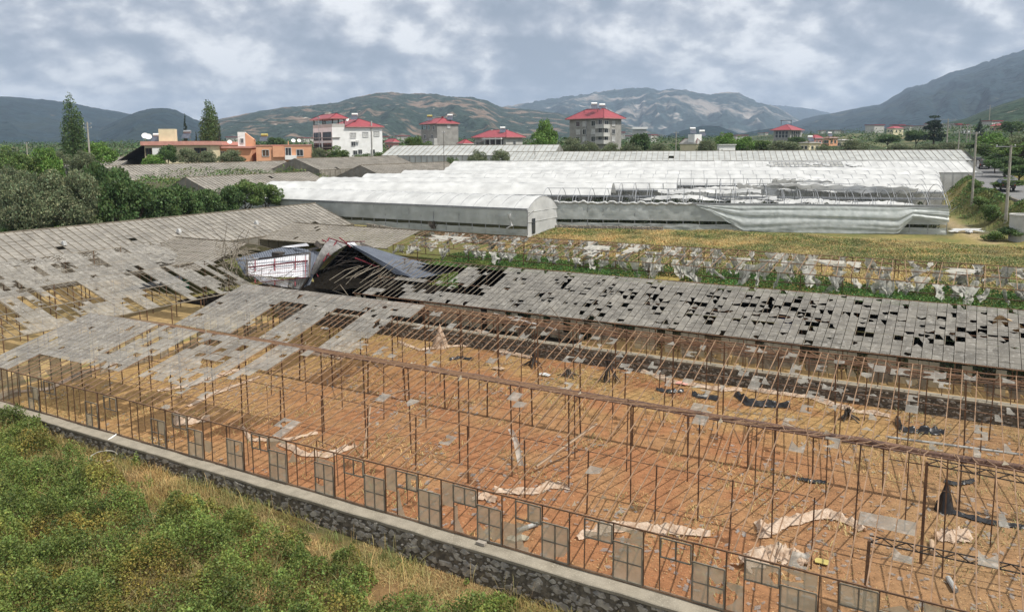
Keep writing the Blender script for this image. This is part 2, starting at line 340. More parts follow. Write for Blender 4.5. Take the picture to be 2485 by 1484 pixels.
far = QQ > 175; c_f = mixc(np.zeros_like(col)+np.array((.10, .13, .06)), (.28, .23, .13), sm(f1, .45, .65)*.7); c_f = mixc(c_f, (.05, .075, .035), sm(f3, .4, .6)); col = np.where(far[..., None], c_f, col)
trr = (SS < -92); col = np.where(trr[..., None], c_f*.85, col)
GH_IN = (QQ > Q0+.3) & (QQ < Q0+76) & (SS*0+GX < 62); col = np.where(GH_IN[..., None], np.array((.12, .12, .07)), col)
pxr, pzr = road_info(GX, GYY); pth = np.exp(-((GX-(pxr-11.5))/1.3)**2)*(GYY > 90)*(GYY < 150); col = mixc(col, (.44, .34, .20), pth*.8)
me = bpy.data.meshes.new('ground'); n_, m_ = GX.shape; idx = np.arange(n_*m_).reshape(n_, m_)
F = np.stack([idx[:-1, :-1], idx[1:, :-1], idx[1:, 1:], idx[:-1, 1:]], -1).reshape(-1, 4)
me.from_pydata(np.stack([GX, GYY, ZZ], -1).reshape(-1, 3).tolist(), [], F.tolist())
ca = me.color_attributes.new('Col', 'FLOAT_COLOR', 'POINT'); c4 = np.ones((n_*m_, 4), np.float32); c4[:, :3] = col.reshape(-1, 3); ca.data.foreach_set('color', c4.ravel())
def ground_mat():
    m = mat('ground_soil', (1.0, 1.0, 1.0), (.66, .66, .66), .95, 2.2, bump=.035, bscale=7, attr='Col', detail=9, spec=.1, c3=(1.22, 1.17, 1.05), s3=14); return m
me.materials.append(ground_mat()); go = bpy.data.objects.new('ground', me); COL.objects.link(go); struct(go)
def onground(p, dz=0):
    return np.array([p[0], p[1], float(gz(p[0], p[1]))+dz])
# ------------------------------------------------------------------ mountains (height fields with their own distance and size)
def mountain(name, prof, D, foot, seed, mt, amp=.12, n=260, m=70, back=.5, spur=1.0):
    """prof: ridge line as (px, py); D ridge distance; foot: distance of the foot"""
    xs = np.array([p[0] for p in prof], float); ys = np.array([p[1] for p in prof], float)
    px = np.linspace(xs[0], xs[-1], n); py = np.interp(px, xs, ys)
    az = np.arctan2((px-CX), FP); el = (YH-py+(px-CX)*-.0066)/FP*np.cos(az)
    hr = D*el+CAMH
    u = np.concatenate([np.linspace(0, 1, m), np.linspace(1, 1+back, 14)[1:]])
    AZ2, UU = np.meshgrid(az, u, indexing='ij'); HR = np.repeat(hr[:, None], len(u), 1)
    Dm = foot+(D-foot)*UU
    a0 = AZ2*D/400.
    rid = 1-np.abs(2*fbm(a0*1.3+5, UU*2.2+seed, 5, seed)-1)*1.0
    base = np.where(UU <= 1, UU**1.15, 1-(UU-1)*1.4)
    base = base+(rid-.75)*amp*4*np.sin(np.pi*np.clip(UU, 0, 1))*spur
    jag = (fbm(a0*9, UU*9+seed, 4, seed+5)-.5)*.06*np.clip(UU*1.5, 0, 1)
    gx = np.sin(AZ2)*Dm; gy = np.cos(AZ2)*Dm; zb = gz(gx, gy)*.0+8
    Z = zb-4+(HR-zb+4)*np.clip(base+jag, -.05, 1.3)
    # keep the front slope below the line of sight to the ridge
    sight = CAMH+(HR-CAMH)*Dm/D
    Z = np.where((UU < 1), np.minimum(Z, sight-(1-UU)*HR*.03), Z); Z = np.where(UU == 1, HR*(1+.035*(fbm(a0*14, UU*0+seed, 5, seed+9, .6)-.5)*2), Z)
    mb = MB(); mb.grid(np.stack([gx, gy, Z], -1)); o = mb.build(name, mt, None, True, org=(0, D*.8, 0)); return struct(o)
def hillmat(name, c1, c2, c3, s1, th=(.5, .6), s3=.02, t3=(.6, .66)):
    m = bpy.data.materials.new(name); m.use_nodes = True; t = m.node_tree; b = t.nodes['Principled BSDF']; b.inputs['Roughness'].default_value = 1; b.inputs['Specular IOR Level'].default_value = .05
    g = N(t, 'ShaderNodeNewGeometry')
    def nr(sc, p, d=7, off=0):
        mp = N(t, 'ShaderNodeMapping'); mp.inputs[1].default_value = (off, off, off); L(t, g.outputs['Position'], mp.inputs[0])
        n = N(t, 'ShaderNodeTexNoise'); n.inputs['Scale'].default_value = sc; n.inputs['Detail'].default_value = d; n.inputs['Roughness'].default_value = .62; L(t, mp.outputs[0], n.inputs['Vector'])
        r = N(t, 'ShaderNodeValToRGB'); r.color_ramp.elements[0].position = p[0]; r.color_ramp.elements[1].position = p[1]; r.color_ramp.elements[0].color = (0, 0, 0, 1); r.color_ramp.elements[1].color = (1, 1, 1, 1); L(t, n.outputs[0], r.inputs[0]); return r.outputs[0]
    def mx_(f, a, c):
        k = N(t, 'ShaderNodeMix', data_type='RGBA'); L(t, f, k.inputs[0])
        if isinstance(a, tuple): k.inputs[6].default_value = (*a, 1)
        else: L(t, a, k.inputs[6])
        k.inputs[7].default_value = (*c, 1); return k.outputs[2]
    c = mx_(nr(s1*6, (.4, .62)), c1, tuple(x*1.9 for x in c1)); c = mx_(nr(s1, th, 8, 40), c, c2); c = mx_(nr(s3, t3, 4, 90), c, c3)
    L(t, c, b.inputs['Base Color']); bn = N(t, 'ShaderNodeTexNoise'); bn.inputs['Scale'].default_value = s1*5; bn.inputs['Detail'].default_value = 6; L(t, g.outputs['Position'], bn.inputs['Vector'])
    bp = N(t, 'ShaderNodeBump'); bp.inputs['Distance'].default_value = 26; L(t, bn.outputs[0], bp.inputs['Height']); L(t, bp.outputs[0], b.inputs['Normal']); return m
h_for = hillmat('forest_hill', (.012, .022, .026), (.026, .038, .034), (.14, .12, .085), .004, (.5, .68), .006, (.66, .72))  # dark bluish albedo: distance haze and cloud shade put into the colour
h_tan = hillmat('terraced_hill', (.022, .034, .027), (.19, .14, .105), (.36, .31, .26), .0085, (.525, .60), .03, (.66, .69))
h_rock = hillmat('rocky_mountain', (.022, .034, .036), (.22, .20, .18), (.28, .26, .24), .0028, (.52, .60), .005, (.62, .68))
mountain('mountain_ridge', [(-500, 250), (-200, 238), (0, 236), (60, 238), (160, 248), (240, 262), (300, 272), (345, 282), (420, 305), (520, 340), (640, 356)], 3600, 1900, 3, h_for)
mountain('wooded_hill', [(120, 352), (230, 325), (300, 292), (340, 276), (385, 265), (410, 264), (440, 270), (480, 290), (540, 310), (620, 335), (700, 352)], 2600, 1500, 5, h_for)
mountain('terraced_hill', [(430, 352), (500, 300), (555, 288), (640, 272), (700, 262), (770, 258), (830, 250), (875, 237), (920, 229), (960, 227), (1010, 230), (1060, 232), (1100, 236), (1150, 240), (1185, 246), (1215, 262), (1290, 268), (1350, 275), (1420, 288), (1500, 300), (1600, 325), (1700, 352)], 3000, 1300, 8, h_tan, n=420, m=90)
mountain('rocky_mountain', [(1050, 330), (1150, 290), (1225, 262), (1290, 250), (1350, 240), (1420, 232), (1480, 222), (1530, 216), (1570, 216), (1600, 222), (1640, 220), (1680, 226), (1720, 232), (1755, 226), (1785, 228), (1830, 250), (1880, 262), (1920, 285), (1970, 310), (2050, 345)], 5600, 3200, 13, h_rock, n=420)
mountain('distant_ridge', [(1650, 330), (1760, 290), (1850, 262), (1880, 258), (1930, 262), (1975, 268), (2010, 278), (2060, 266), (2110, 262), (2160, 275), (2250, 310)], 9000, 7000, 15, h_for)
mountain('forested_mountain', [(1560, 352), (1800, 330), (1900, 305), (1960, 285), (2020, 275), (2085, 262), (2125, 256), (2150, 242), (2195, 214), (2235, 206), (2290, 180), (2330, 170), (2390, 150), (2450, 130), (2500, 114), (2700, 110), (3000, 116), (3500, 130)], 4600, 1900, 21, h_for, n=420, m=90)
mountain('low_wooded_hill', [(1560, 352), (1600, 335), (1650, 318), (1700, 306), (1740, 307), (1790, 325), (1830, 318), (1870, 312), (1920, 325), (1990, 348)], 1900, 1300, 25, h_for, n=160, m=40)
mountain('near_hillside', [(1900, 352), (2000, 338), (2150, 318), (2250, 305), (2330, 290), (2400, 262), (2480, 236), (2600, 190), (2900, 150), (3400, 150)], 1500, 500, 29, hillmat('village_hillside', (.022, .038, .022), (.07, .085, .05), (.30, .26, .20), .012, (.5, .66), .03, (.64, .7)), n=260, m=70)
# ------------------------------------------------------------------ haze
hz = MB(); hz.box((0, 4800, 348), 14000, 13000, 710); ho = hz.build('haze', MC['cable'], None, org=(0, 4800, 0)); ho['kind'] = 'stuff'
hm = bpy.data.materials.new('haze_air'); hm.use_nodes = True; t = hm.node_tree; t.nodes.clear()
pv = N(t, 'ShaderNodeVolumePrincipled'); pv.inputs['Color'].default_value = (.60, .76, 1, 1); pv.inputs['Density'].default_value = .000105; pv.inputs['Anisotropy'].default_value = .2
oo = N(t, 'ShaderNodeOutputMaterial'); L(t, pv.outputs[0], oo.inputs['Volume']); ho.data.materials[0] = hm
# ------------------------------------------------------------------ front and terrace stone walls
def stone_wall(label, s0, s1, tf, tb, ztop, zbot, cap, seed, facing=-1, stones=900, capover=.06):
    root = thing('stone_wall', label, 'wall', W((s0+s1)/2, tf, zbot))
    b = MB(); n = int((s1-s0)/2)
    for i in range(n):
        a = s0+(s1-s0)*i/n; c = s0+(s1-s0)*(i+1)/n
        P = [W(a, tf, zbot(a) if callable(zbot) else zbot) for _ in (0,)]
    body = MB(); body.poly([W(s0, tf, zbot), W(s1, tf, zbot), W(s1, tf, ztop-cap), W(s0, tf, ztop-cap)]); body.poly([W(s0, tb, zbot), W(s1, tb, zbot), W(s1, tb, ztop-cap), W(s0, tb, ztop-cap)])
    body.poly([W(s0, tf, ztop-cap), W(s1, tf, ztop-cap), W(s1, tb, ztop-cap), W(s0, tb, ztop-cap)]); body.poly([W(s0, tf, zbot), W(s0, tb, zbot), W(s0, tb, ztop-cap), W(s0, tf, ztop-cap)])
    body.build('wall_face', M['mortar'], root)
    k = 120; ss = np.linspace(s0, s1, k); r = np.random.default_rng(seed); cm = MB()
    zt = ztop+.012*np.sin(ss*1.3)+r.normal(0, .004, k); tfj = tf-capover+r.normal(0, .012, k)
    P = np.array([[W(ss[i], tfj[i]+.01, ztop-cap), W(ss[i], tfj[i], zt[i]-.03), W(ss[i], tfj[i]+.03, zt[i]), W(ss[i], tb+.02, zt[i]), W(ss[i], tb+.03, ztop-cap)] for i in range(k)]); cm.grid(P); cm.build('cap', M['conc'], root)
    st_ = MB(); placed = []
    for _ in range(stones*6):
        if len(placed) >= stones: break
        a = r.uniform(s0, s1); z = r.uniform(zbot, ztop-cap-.06); sz = .06+.19*r.random()**1.6
        if any(abs(a-q[0]) < (sz+q[2])*.95 and abs(z-q[1]) < (sz+q[2])*.62 for q in placed[-500:]): continue
        placed.append((a, z, sz)); kk = r.integers(4, 7); an = np.linspace(0, 2*np.pi, kk, endpoint=False)+r.uniform(0, 6)+r.normal(0, .3, kk)
        rr = sz*r.uniform(.6, 1.15, kk); pt = [W(a+rr[j]*math.cos(an[j])*1.15, tf, z+rr[j]*.68*math.sin(an[j])) for j in range(kk)]
        dpt = r.uniform(.02, .06); tp = [W(a+rr[j]*.8*math.cos(an[j])*1.15, tf-dpt, z+rr[j]*.55*math.sin(an[j])+r.normal(0, .004)) for j in range(kk)]
        st_.poly(tp)
        for j in range(kk): j2 = (j+1) % kk; st_.poly([pt[j], pt[j2], tp[j2], tp[j]])
    tag(st_.build('stone', M['stone'], root), kind='stuff'); return root
stone_wall('long foreground rubble stone wall with a flat concrete cap, along the bottom of the rusty frame', -56, 15, 22.25, 22.98, .62, -1.7, .13, 5, stones=3400)
stone_wall('low dark rubble terrace wall with a concrete ledge behind the collapsed rusty bays', -50.5, 14.5, 47.75, 48.3, 1.12, -.1, .14, 6, stones=1200, capover=.03)
# ------------------------------------------------------------------ glasshouses
def slope_pt(f, a, u, p, q):
    """f: frame function(along, across, z); u in 0..1 from p=(across,z) to q"""
    return f(a, p[0]+(q[0]-p[0])*u, p[1]+(q[1]-p[1])*u)
def shape_poly(r, kind):
    if kind == 0: return [(0, 0), (1, 0), (1, 1), (0, 1)]
    c = r.integers(0, 9)
    if c >= 6:
        j = lambda a, s_=.09: a+r.uniform(-s_, s_)
        n_ = [(0, 0), (1, 0), (1, j(.2)), (j(.7), j(.18)), (j(.42), j(.35)), (j(.35), j(.55)), (j(.5), j(.75)), (j(.75), j(.72)), (1, j(.8)), (1, 1), (0, 1)]
        return n_ if c < 8 else [(1-x, y) for x, y in n_][::-1]
    if c == 0: return [(0, 0), (1, 0), (1, r.uniform(.2, .7)), (r.uniform(.3, .6), r.uniform(.3, .6)), (0, r.uniform(.3, 1))]
    if c == 1: return [(0, 0), (1, r.uniform(0, .2)), (r.uniform(.3, .8), r.uniform(.4, .8))]
    if c == 2: return [(0, 0), (r.uniform(.4, .9), 0), (r.uniform(.3, .6), .5), (r.uniform(.1, .4), 1), (0, 1)]
    if c == 3: return [(1, 0), (1, 1), (r.uniform(.3, .7), 1), (r.uniform(.5, .8), r.uniform(.3, .6))]
    if c == 4: return [(0, 0), (1, 0), (1, 1), (r.uniform(.4, .7), r.uniform(.4, .8)), (0, 1)]
    return [(0, r.uniform(.2, .5)), (r.uniform(.3, .7), r.uniform(.0, .5)), (1, r.uniform(.4, .8)), (1, 1), (0, 1)]
def glaze(root, f, a0, a1, step, p, q, rows, cover, seed, m, name='glass_pane', many=None, lift=.03):
    r = np.random.default_rng(seed); own = many is None; many = many or Many(name, m, root)
    n = int((a1-a0)/step)
    for i in range(n):
        for j in range(rows):
            aa = a0+(i+.5)*step; u0 = j/rows; u1 = (j+1)/rows; c = cover(aa, (u0+u1)/2, r)
            if c <= 0: continue
            pts = shape_poly(r, 0 if c >= 1 else 1); tl = r.normal(0, .006); tl2 = r.normal(0, .006)
            mb = MB(); mb.poly([slope_pt(f, a0+(i+.03+x*.94)*step, u0+(u1-u0)*(y*1.04), p, q)+np.array([0, 0, lift+tl*x+tl2*y+.012*(1-y)]) for x, y in pts]); many.add(mb)
    if own: many.done()
    return many
def rafters(root, f, a0, a1, step, segs, seed, m, miss=.04, w=.045, jit=.03, name='rafter', many=None):
    r = np.random.default_rng(seed); own = many is None; many = many or Many(name, m, root); n = int(round((a1-a0)/step))
    for i in range(n+1):
        for p, q in segs:
            if r.random() < miss: continue
            a = a0+i*step; b = a+r.normal(0, jit); mb = MB(); k = 3; pts = []
            sag = r.exponential(.03)
            for j in range(k+1): u = j/k; pts.append(slope_pt(f, a+(b-a)*u, u, p, q)-np.array([0, 0, sag*math.sin(math.pi*u)]))
            for j in range(k): mb.bar(pts[j], pts[j+1], w, w)
            many.add(mb)
    if own: many.done()
def run(f, a0, a1, c, z, r=.03, seg=12, wob=.03, seed=0, bar=False):
    rr = np.random.default_rng(seed); n = max(2, int((a1-a0)/seg*4)); P = [f(a0+(a1-a0)*i/n, c+rr.normal(0, wob*.3), z+rr.normal(0, wob*.4)) for i in range(n+1)]; mb = MB()
    if bar:
        for i in range(n): mb.bar(P[i], P[i+1], r*2, r*2)
    else: mb.tube(P, r, 8)
    return mb
def truss(a, b, depth=.22, w=.035, n=None):
    a = np.asarray(a, float); b = np.asarray(b, float); l = np.linalg.norm(b-a); n = n or max(3, int(l/.35)); mb = MB(); dz = np.array([0, 0, depth]); mb.bar(a, b, w); mb.bar(a+dz, b+dz, w)
    for i in range(n): mb.bar(a+(b-a)*i/n+(dz if i % 2 else 0), a+(b-a)*(i+1)/n+(0 if i % 2 else dz), w*.8)
    return mb
SX = -48.7; ST = .5335
# ---- N1
N1 = thing('glasshouse', 'bare rusty glasshouse frame nearest the camera, standing on the foreground wall', 'greenhouse', W(-20, 29.4, 0))
FA, RI, GU = (22.85, 2.6), (29.45, 4.32), (35.6, 2.28)
raf = Many('rafter', M['rafter'], N1)
rafters(N1, W, SX, 14, ST, [(FA, RI)], 1, M['rafter'], .02, .036, many=raf); rafters(N1, W, SX, 14, ST, [(RI, GU)], 2, M['rafter'], .06, .036, many=raf)
for _i in range(60): _s = RNG.uniform(SX, 8); _t = RNG.uniform(23, 35); raf.add(MB().bar(W(_s, _t, 2.6+min(_t-22.85, 12.9-(_t-22.85))*.25), W(_s+RNG.normal(0, 1.1), _t+RNG.normal(0, .7), 2.2+RNG.random()*1.3), .022))
raf.done()
run(W, SX, 14, 22.85, 2.58, .024, seed=3, bar=True).build('eave_rail', M['rust'], N1)
run(W, SX, 14, 22.85, .66, .03, seed=4, bar=True, wob=.005).build('bottom_rail', M['rafter'], N1)
run(W, SX, 14, 29.45, 4.3, .035, seed=5).build('ridge_beam', M['gutter'], N1)
gut = MB(); k = 60; rr = np.random.default_rng(4)
gut.tube([W(-41+(55)*i/k, 35.6+rr.normal(0, .02), 2.2+rr.normal(0, .015)) for i in range(k+1)], [.135+rr.normal(0, .006) for _ in range(k+1)], 10); gut.build('gutter', M['gutter'], N1)
run(W, -46.5, -4, 27.85, 2.66, .022, seed=6).build('crop_rail', M['rust'], N1)
run(W, SX, 14, 31.2, 2.45, .014, seed=7).build('crop_wire', M['rust'], N1); run(W, SX, 14, 25.2, 2.35, .010, seed=8).build('crop_wire', M['rust'], N1)
ps = Many('post', M['rust'], N1); r = np.random.default_rng(9)
for i in range(22):
    s = -47.4+2.9*i
    ps.add(MB().bar(W(s-.05, 27.85, 0), W(s+r.normal(0, .03), 27.85, 2.68), .048)) if s < -3 else None
    s = -48.7+2.87*i; ps.add(MB().bar(W(s, 29.5, 0), W(s+r.normal(0, .05), 29.45, 4.3), .05))
    s = -47.9+2.85*i
    if s > -47: ps.add(MB().bar(W(s, 35.6, 0), W(s+r.normal(0, .05), 35.6, 2.15), .062).box(W(s, 35.6, 2.04), .34, .12, .06, U, V))
for i in range(22): s = -47.2+2.87*i+r.normal(0, .1); ps.add(MB().bar(W(s, 32.6+r.normal(0, .1), 0), W(s, 32.6, 3.2+r.normal(0, .1)), .045))
ps.done()
# leaning / fallen struts in the bay
st_ = Many('strut', M['rust'], N1)
for (a, b, c, d, z0, z1) in ((-30.5, 35.4, -28.6, 36.6, 2.2, .1), (-26, 35.6, -24.9, 34.7, 2.2, .9), (-8.9, 35.6, -8.2, 35, 2.2, 1.3), (-7.2, 35.6, -7.9, 35, 2.2, 1.4), (-12.4, 35.6, -12.0, 35, 2.2, 1.6), (-2, 33, 1, 31, 2.6, 3.4), (-31, 27.9, -30.2, 27.2, 2.6, .2), (-34, 36, -30.5, 34, .3, 2.4)):
    st_.add(MB().bar(W(a, b, z0), W(c, d, z1), .035))
for s, d, t_ in ((-41.5, 1.2, 24.5), (-36.2, 1.1, 24.9), (-29.5, 1.3, 24.2), (-24.3, 1.25, 24.6)):   # hoop-shaped stays inside the front wall
    st_.add(MB().bar(W(s, t_, 0), W(s-.05, t_, 2.0), .03).bar(W(s+d, t_-.1, 0.2), W(s+d-.05, t_-.1, 1.95), .03).bar(W(s, t_, 2.0), W(s+d, t_-.1, 1.95), .03))
st_.done()
for a, b in ((W(-.6, 30.2, 3.7), W(5.5, 30.9, 3.3)), (W(-2.0, 26.2, 2.3), W(5, 26.9, 2.1)), (W(-47.3, 26, 2.6), W(-41.2, 27.4, 2.5))):
    truss(a, b).build('truss', M['dark'], N1)
MB().bar(W(-2.05, 26.1, 0), W(-2.0, 26.2, 2.35), .1).build('post', M['rust'], N1); MB().bar(W(-.6, 30.2, 0), W(-.6, 30.2, 3.8), .1).build('post', M['rust'], N1)
# front side: posts, vent windows
fp = Many('side_post', M['rust'], N1); wins = []
r = np.random.default_rng(12); bay = 2.667; s00 = -13.13-bay*13.3
s00 = -13.13-bay*13
pan = Many('glass_pane', M['glassc'], N1); pan2 = Many('roof_pane', M['glass'], N1)
for i in range(25):
    a = s00+bay*i
    if a > 13: break
    for o_, w_ in ((0, .05), (1.05, .06), (2.11, .06), (.52, .03)):
        if o_ == .52 and (i % 3 == 1): continue
        z0 = .66 if o_ != .52 else (1.25 if i % 2 else 1.7)
        fp.add(MB().bar(W(a+o_, 22.85, z0), W(a+o_+r.normal(0, .015), 22.85, 2.58), w_*.66))
    def winframe(x0, x1, z0, z1, cross, panes, lean=0.):
        wr = MB(); y = 22.80
        for p, q in (((x0, z0), (x1, z0)), ((x1, z0), (x1, z1)), ((x1, z1), (x0, z1)), ((x0, z1), (x0, z0)), (((x0+x1)/2, z0), ((x0+x1)/2, z1))): wr.bar(W(p[0], y-lean*(z1-p[1]), p[1]), W(q[0], y-lean*(z1-q[1]), q[1]), .042)
        if cross: wr.bar(W(x0, y-lean*(z1-z0)/2, (z0+z1)/2), W(x1, y-lean*(z1-z0)/2, (z0+z1)/2), .035)
        o = wr.build('vent_window', M['rafterg'], N1)
        cs = [(x0, (x0+x1)/2), ((x0+x1)/2, x1)]; rs = [(z0, (z0+z1)/2), ((z0+z1)/2, z1)] if cross else [(z0, z1)]
        g = MB()
        for ci in cs:
            for ri in rs:
                c = panes(r)
                if c <= 0: continue
                sp_ = shape_poly(r, 0 if c >= 1 else 1)
                g.poly([W(ci[0]+.02+(ci[1]-ci[0]-.04)*x, y-lean*(z1-z)-.0, z) for x, z in [(px_, ri[0]+.02+(ri[1]-ri[0]-.04)*pz) for px_, pz in sp_]])
        if g.v:
            gg = g.build('pane', M['glassc'], o)
    vis = a > -36
    if i == 13 or a > -22: winframe(a+.03, a+1.02, 1.88, 2.52, False, lambda r: (1 if r.random() < .55 else (.5 if r.random() < .4 else 0)) if a > -19 else 0)
    elif i % 2 == 0: winframe(a+.03, a+1.02, 1.9, 2.52, False, lambda r: 0)
    if a > -37 or i in (1, 3): winframe(a+1.08, a+2.08, .70, 2.0, True, (lambda r: 1 if r.random() < .88 else .5) if a > -31 else (lambda r: 1 if r.random() < .5 else 0))
    for x0, x1, z0, z1, pr in ((a+2.14, a+bay, .7, 1.6, .65), (a+2.14, a+bay, 1.6, 2.52, .3), (a+1.08, a+2.08, 2.02, 2.52, .35), (a, a+.5, .7, 1.7, .12)):
        if a > -32 and r.random() < pr*(1.15 if a > -16 else .6):
            pan.add(MB().poly([W(x0+(x1-x0)*x, 22.87, z0+(z1-z0)*z) for x, z in shape_poly(r, 0 if r.random() < .5 else 1)]))
fp.done()
def cov_n1(a, u, r):
    if a < -41.5: return 1 if r.random() < .93 else .5
    if a < -33+4*u and vnoise(np.array([a*1.6]), np.array([u*1.4]), 17)[0] < .34: return 0
    if a < -33+4*u: 
        x = r.random(); return 1 if x < .80*(1 if u > .35 else .35) else (.5 if x < .9 else 0)
    x = r.random(); return .5 if x < .018 else 0
glaze(N1, W, SX, 14, ST, FA, RI, 11, lambda a, u, r: (0 if (u < .30 and a > -46) else cov_n1(a, u, r)) if a < -33 else (1 if (abs(a+16.5) < .3 and .80 < u < .9) or (abs(a+8.3) < .3 and .9 < u) or (abs(a+1.3) < .8 and .40 < u < .46) or (abs(a+33) < .3 and .6 < u) or (abs(a+24.8) < .3 and u < .16) or (abs(a+22.2) < .3 and .55 < u < .64) else cov_n1(a, u, r)), 31, M['glass'], many=pan2)
pan2.done()
for _ in range(70):   # shards caught on the gutter and ridge
    s = r.uniform(-40, 8); t_ = 35.6+r.normal(0, .15) if r.random() < .5 else r.uniform(23, 35); z = 2.4 if abs(t_-35.6) < .5 else 2.6+(t_-22.85)*.26 if t_ < 29.4 else 4.3-(t_-29.4)*.33
    q_ = r.uniform(.12, .3); pan.add(MB().poly([W(s, t_, z), W(s+q_*r.uniform(.5, 1.2), t_+.02, z+r.uniform(0, .2)), W(s+q_*.4, t_+r.uniform(-.1, .2), z+q_*r.uniform(.5, 1.3))]))
pan.done()
# left gable of N1 and N2
def gable(root, f, a, p, q, r2, floor, n, m, pm, seed, cov=.7):
    r = np.random.default_rng(seed); b = MB(); g = MB(); c0, c1 = p[0], r2[0]
    def top(c): return p[1]+(q[1]-p[1])*(c-p[0])/(q[0]-p[0]) if c <= q[0] else q[1]+(r2[1]-q[1])*(c-q[0])/(r2[0]-q[0])
    for i in range(n+1):
        c = c0+(c1-c0)*i/n; b.bar(f(a, c, floor), f(a, c, top(c)), .05)
        if i < n:
            c2 = c0+(c1-c0)*(i+1)/n; b.bar(f(a, c, top(c)), f(a, c2, top(c2)), .05)
            h = min(top(c), top(c2)); z = floor+.05; kk = 0
            while z < h-.15:
                z2 = min(z+.6, h)
                if r.random() < cov: sp_ = shape_poly(r, 0 if r.random() < .8 else 1); g.poly([f(a, c+(c2-c)*(.05+.9*x), z+(z2-z-.02)*y) for x, y in sp_])
                z = z2
    b.bar(f(a, c0, 2.3), f(a, c1, 2.3), .05); b.build('gable_frame', m, root)
    if g.v: g.build('gable_glass', pm, root)['kind'] = 'stuff'
gable(N1, W, SX, FA, RI, GU, .1, 20, M['rafterg'], M['glass'], 3)
# ---- N2
N2 = thing('glasshouse', 'collapsing rusty glasshouse bay behind the thick gutter, in front of the low terrace wall', 'greenhouse', W(-20, 42, 0))
FA2, RI2, GU2 = (35.6, 2.3), (42.1, 4.22), (48.0, 2.35)
raf = Many('rafter', M['rafter'], N2)
rafters(N2, W, SX, 14, ST, [(FA2, RI2)], 41, M['rafter'], .08, .036, .08, many=raf); rafters(N2, W, SX, 14, ST, [(RI2, GU2)], 42, M['rust'], .12, .034, .25, many=raf); raf.done()
for c, z, rr_ in ((42.1, 4.2, .035), (48.0, 2.35, .035), (45, 3.2, .025), (39, 3.2, .02)): run(W, SX, 14, c, z, rr_, seed=int(c), wob=.12).build('purlin', M['rust'], N2)
for j in range(9): run(W, -33+r.uniform(-6, 4), 9, 43+j*.58, 3.7-j*.2+r.normal(0, .12), .022, seed=60+j, wob=.35).build('purlin', M['rust'], N2)
ps = Many('post', M['rust'], N2)
for i in range(22):
    s = -48.6+2.9*i; ps.add(MB().bar(W(s, 42.1, 0), W(s+r.normal(0, .06), 42.1, 4.2), .065)); ps.add(MB().bar(W(s+.6, 38.8, 0), W(s+.6+r.normal(0, .06), 38.8, 2.9), .045)); ps.add(MB().bar(W(s+1.1, 45, 0), W(s+1.1+r.normal(0, .06), 45, 3.1), .055))
for i in range(59):
    s = -48.6+1.07*i; ps.add(MB().bar(W(s, 48.0, 1.1), W(s+r.normal(0, .02), 48.0, 2.35), .04))
ps.done()
for a, b in ((W(-42.5, 39.2, 2.9), W(-36.2, 39.6, 2.75)), (W(1, 43, 2.2), W(6.5, 45, 1.2)), (W(-3, 45.5, 2.6), W(6, 45.9, 2.5)), (W(-24.8, 43, 1.5), W(-22, 41, 3.4))): truss(a, b).build('truss', M['dark'], N2)
pan = Many('glass_pane', M['glass'], N2)
def cov_n2(a, u, r):
    if a < -43.5: return 1 if r.random() < .96 else .5
    if a < -31:
        col_ = int((a-SX)/ST); on = (col_*7919 % 10) < 5 or u > .72; x = r.random()
        return (1 if x < .93 else .5) if on else (.5 if x < .06 else 0)
    x = r.random(); return (.5 if x < .065 else (1 if x > .99 else 0))
glaze(N2, W, SX, 14, ST, FA2, RI2, 11, cov_n2, 51, None, many=pan); glaze(N2, W, SX, 14, ST, GU2, RI2, 10, lambda a, u, r: (1 if r.random() < .8 else .5) if a < -38 else (.5 if r.random() < .06 else 0), 52, None, many=pan)
for _ in range(46):
    s = r.uniform(-36, 8); z = r.uniform(1.2, 2.1); wd = r.choice([.5, 1.0]); pan.add(MB().poly([W(s+wd*x, 48.05, z-.05+.75*y) for x, y in shape_poly(r, int(r.random() < .6))]))
for _ in range(50):
    s = r.choice([-17, -12, -9, -4.5, 0])+r.normal(0, 2.2); t_ = r.uniform(37, 41.5); z = 2.3+(t_-35.6)*.29; pan.add(MB().poly([W(s+(.5)*x, t_+.5*y, z+.15*y) for x, y in shape_poly(r, 1)]))
pan.done()
gable(N2, W, SX, FA2, RI2, GU2, .1, 20, M['rafterg'], M['glass'], 4)
tw = Many('timber_frame', M['rafterg'], N2)   # small triangular vent ends standing above the rear slope
for px_, py_ in ((825, 690), (1135, 775), (1336, 745), (1437, 762), (1860, 832), (2140, 868)):
    c = RTV(px_, py_, 43.0); a_ = c-U*.75-np.array([0, 0, .5]); b_ = c+U*.75-np.array([0, 0, .75]); tw.add(MB().bar(a_, c, .04).bar(c, b_, .04).bar(a_, b_, .03))
tw.done()
for px_, py_, w_ in ((1300, 750, 1), (1560, 795, 1.2), (1700, 815, 1.1), (1130, 732, .9)): pass
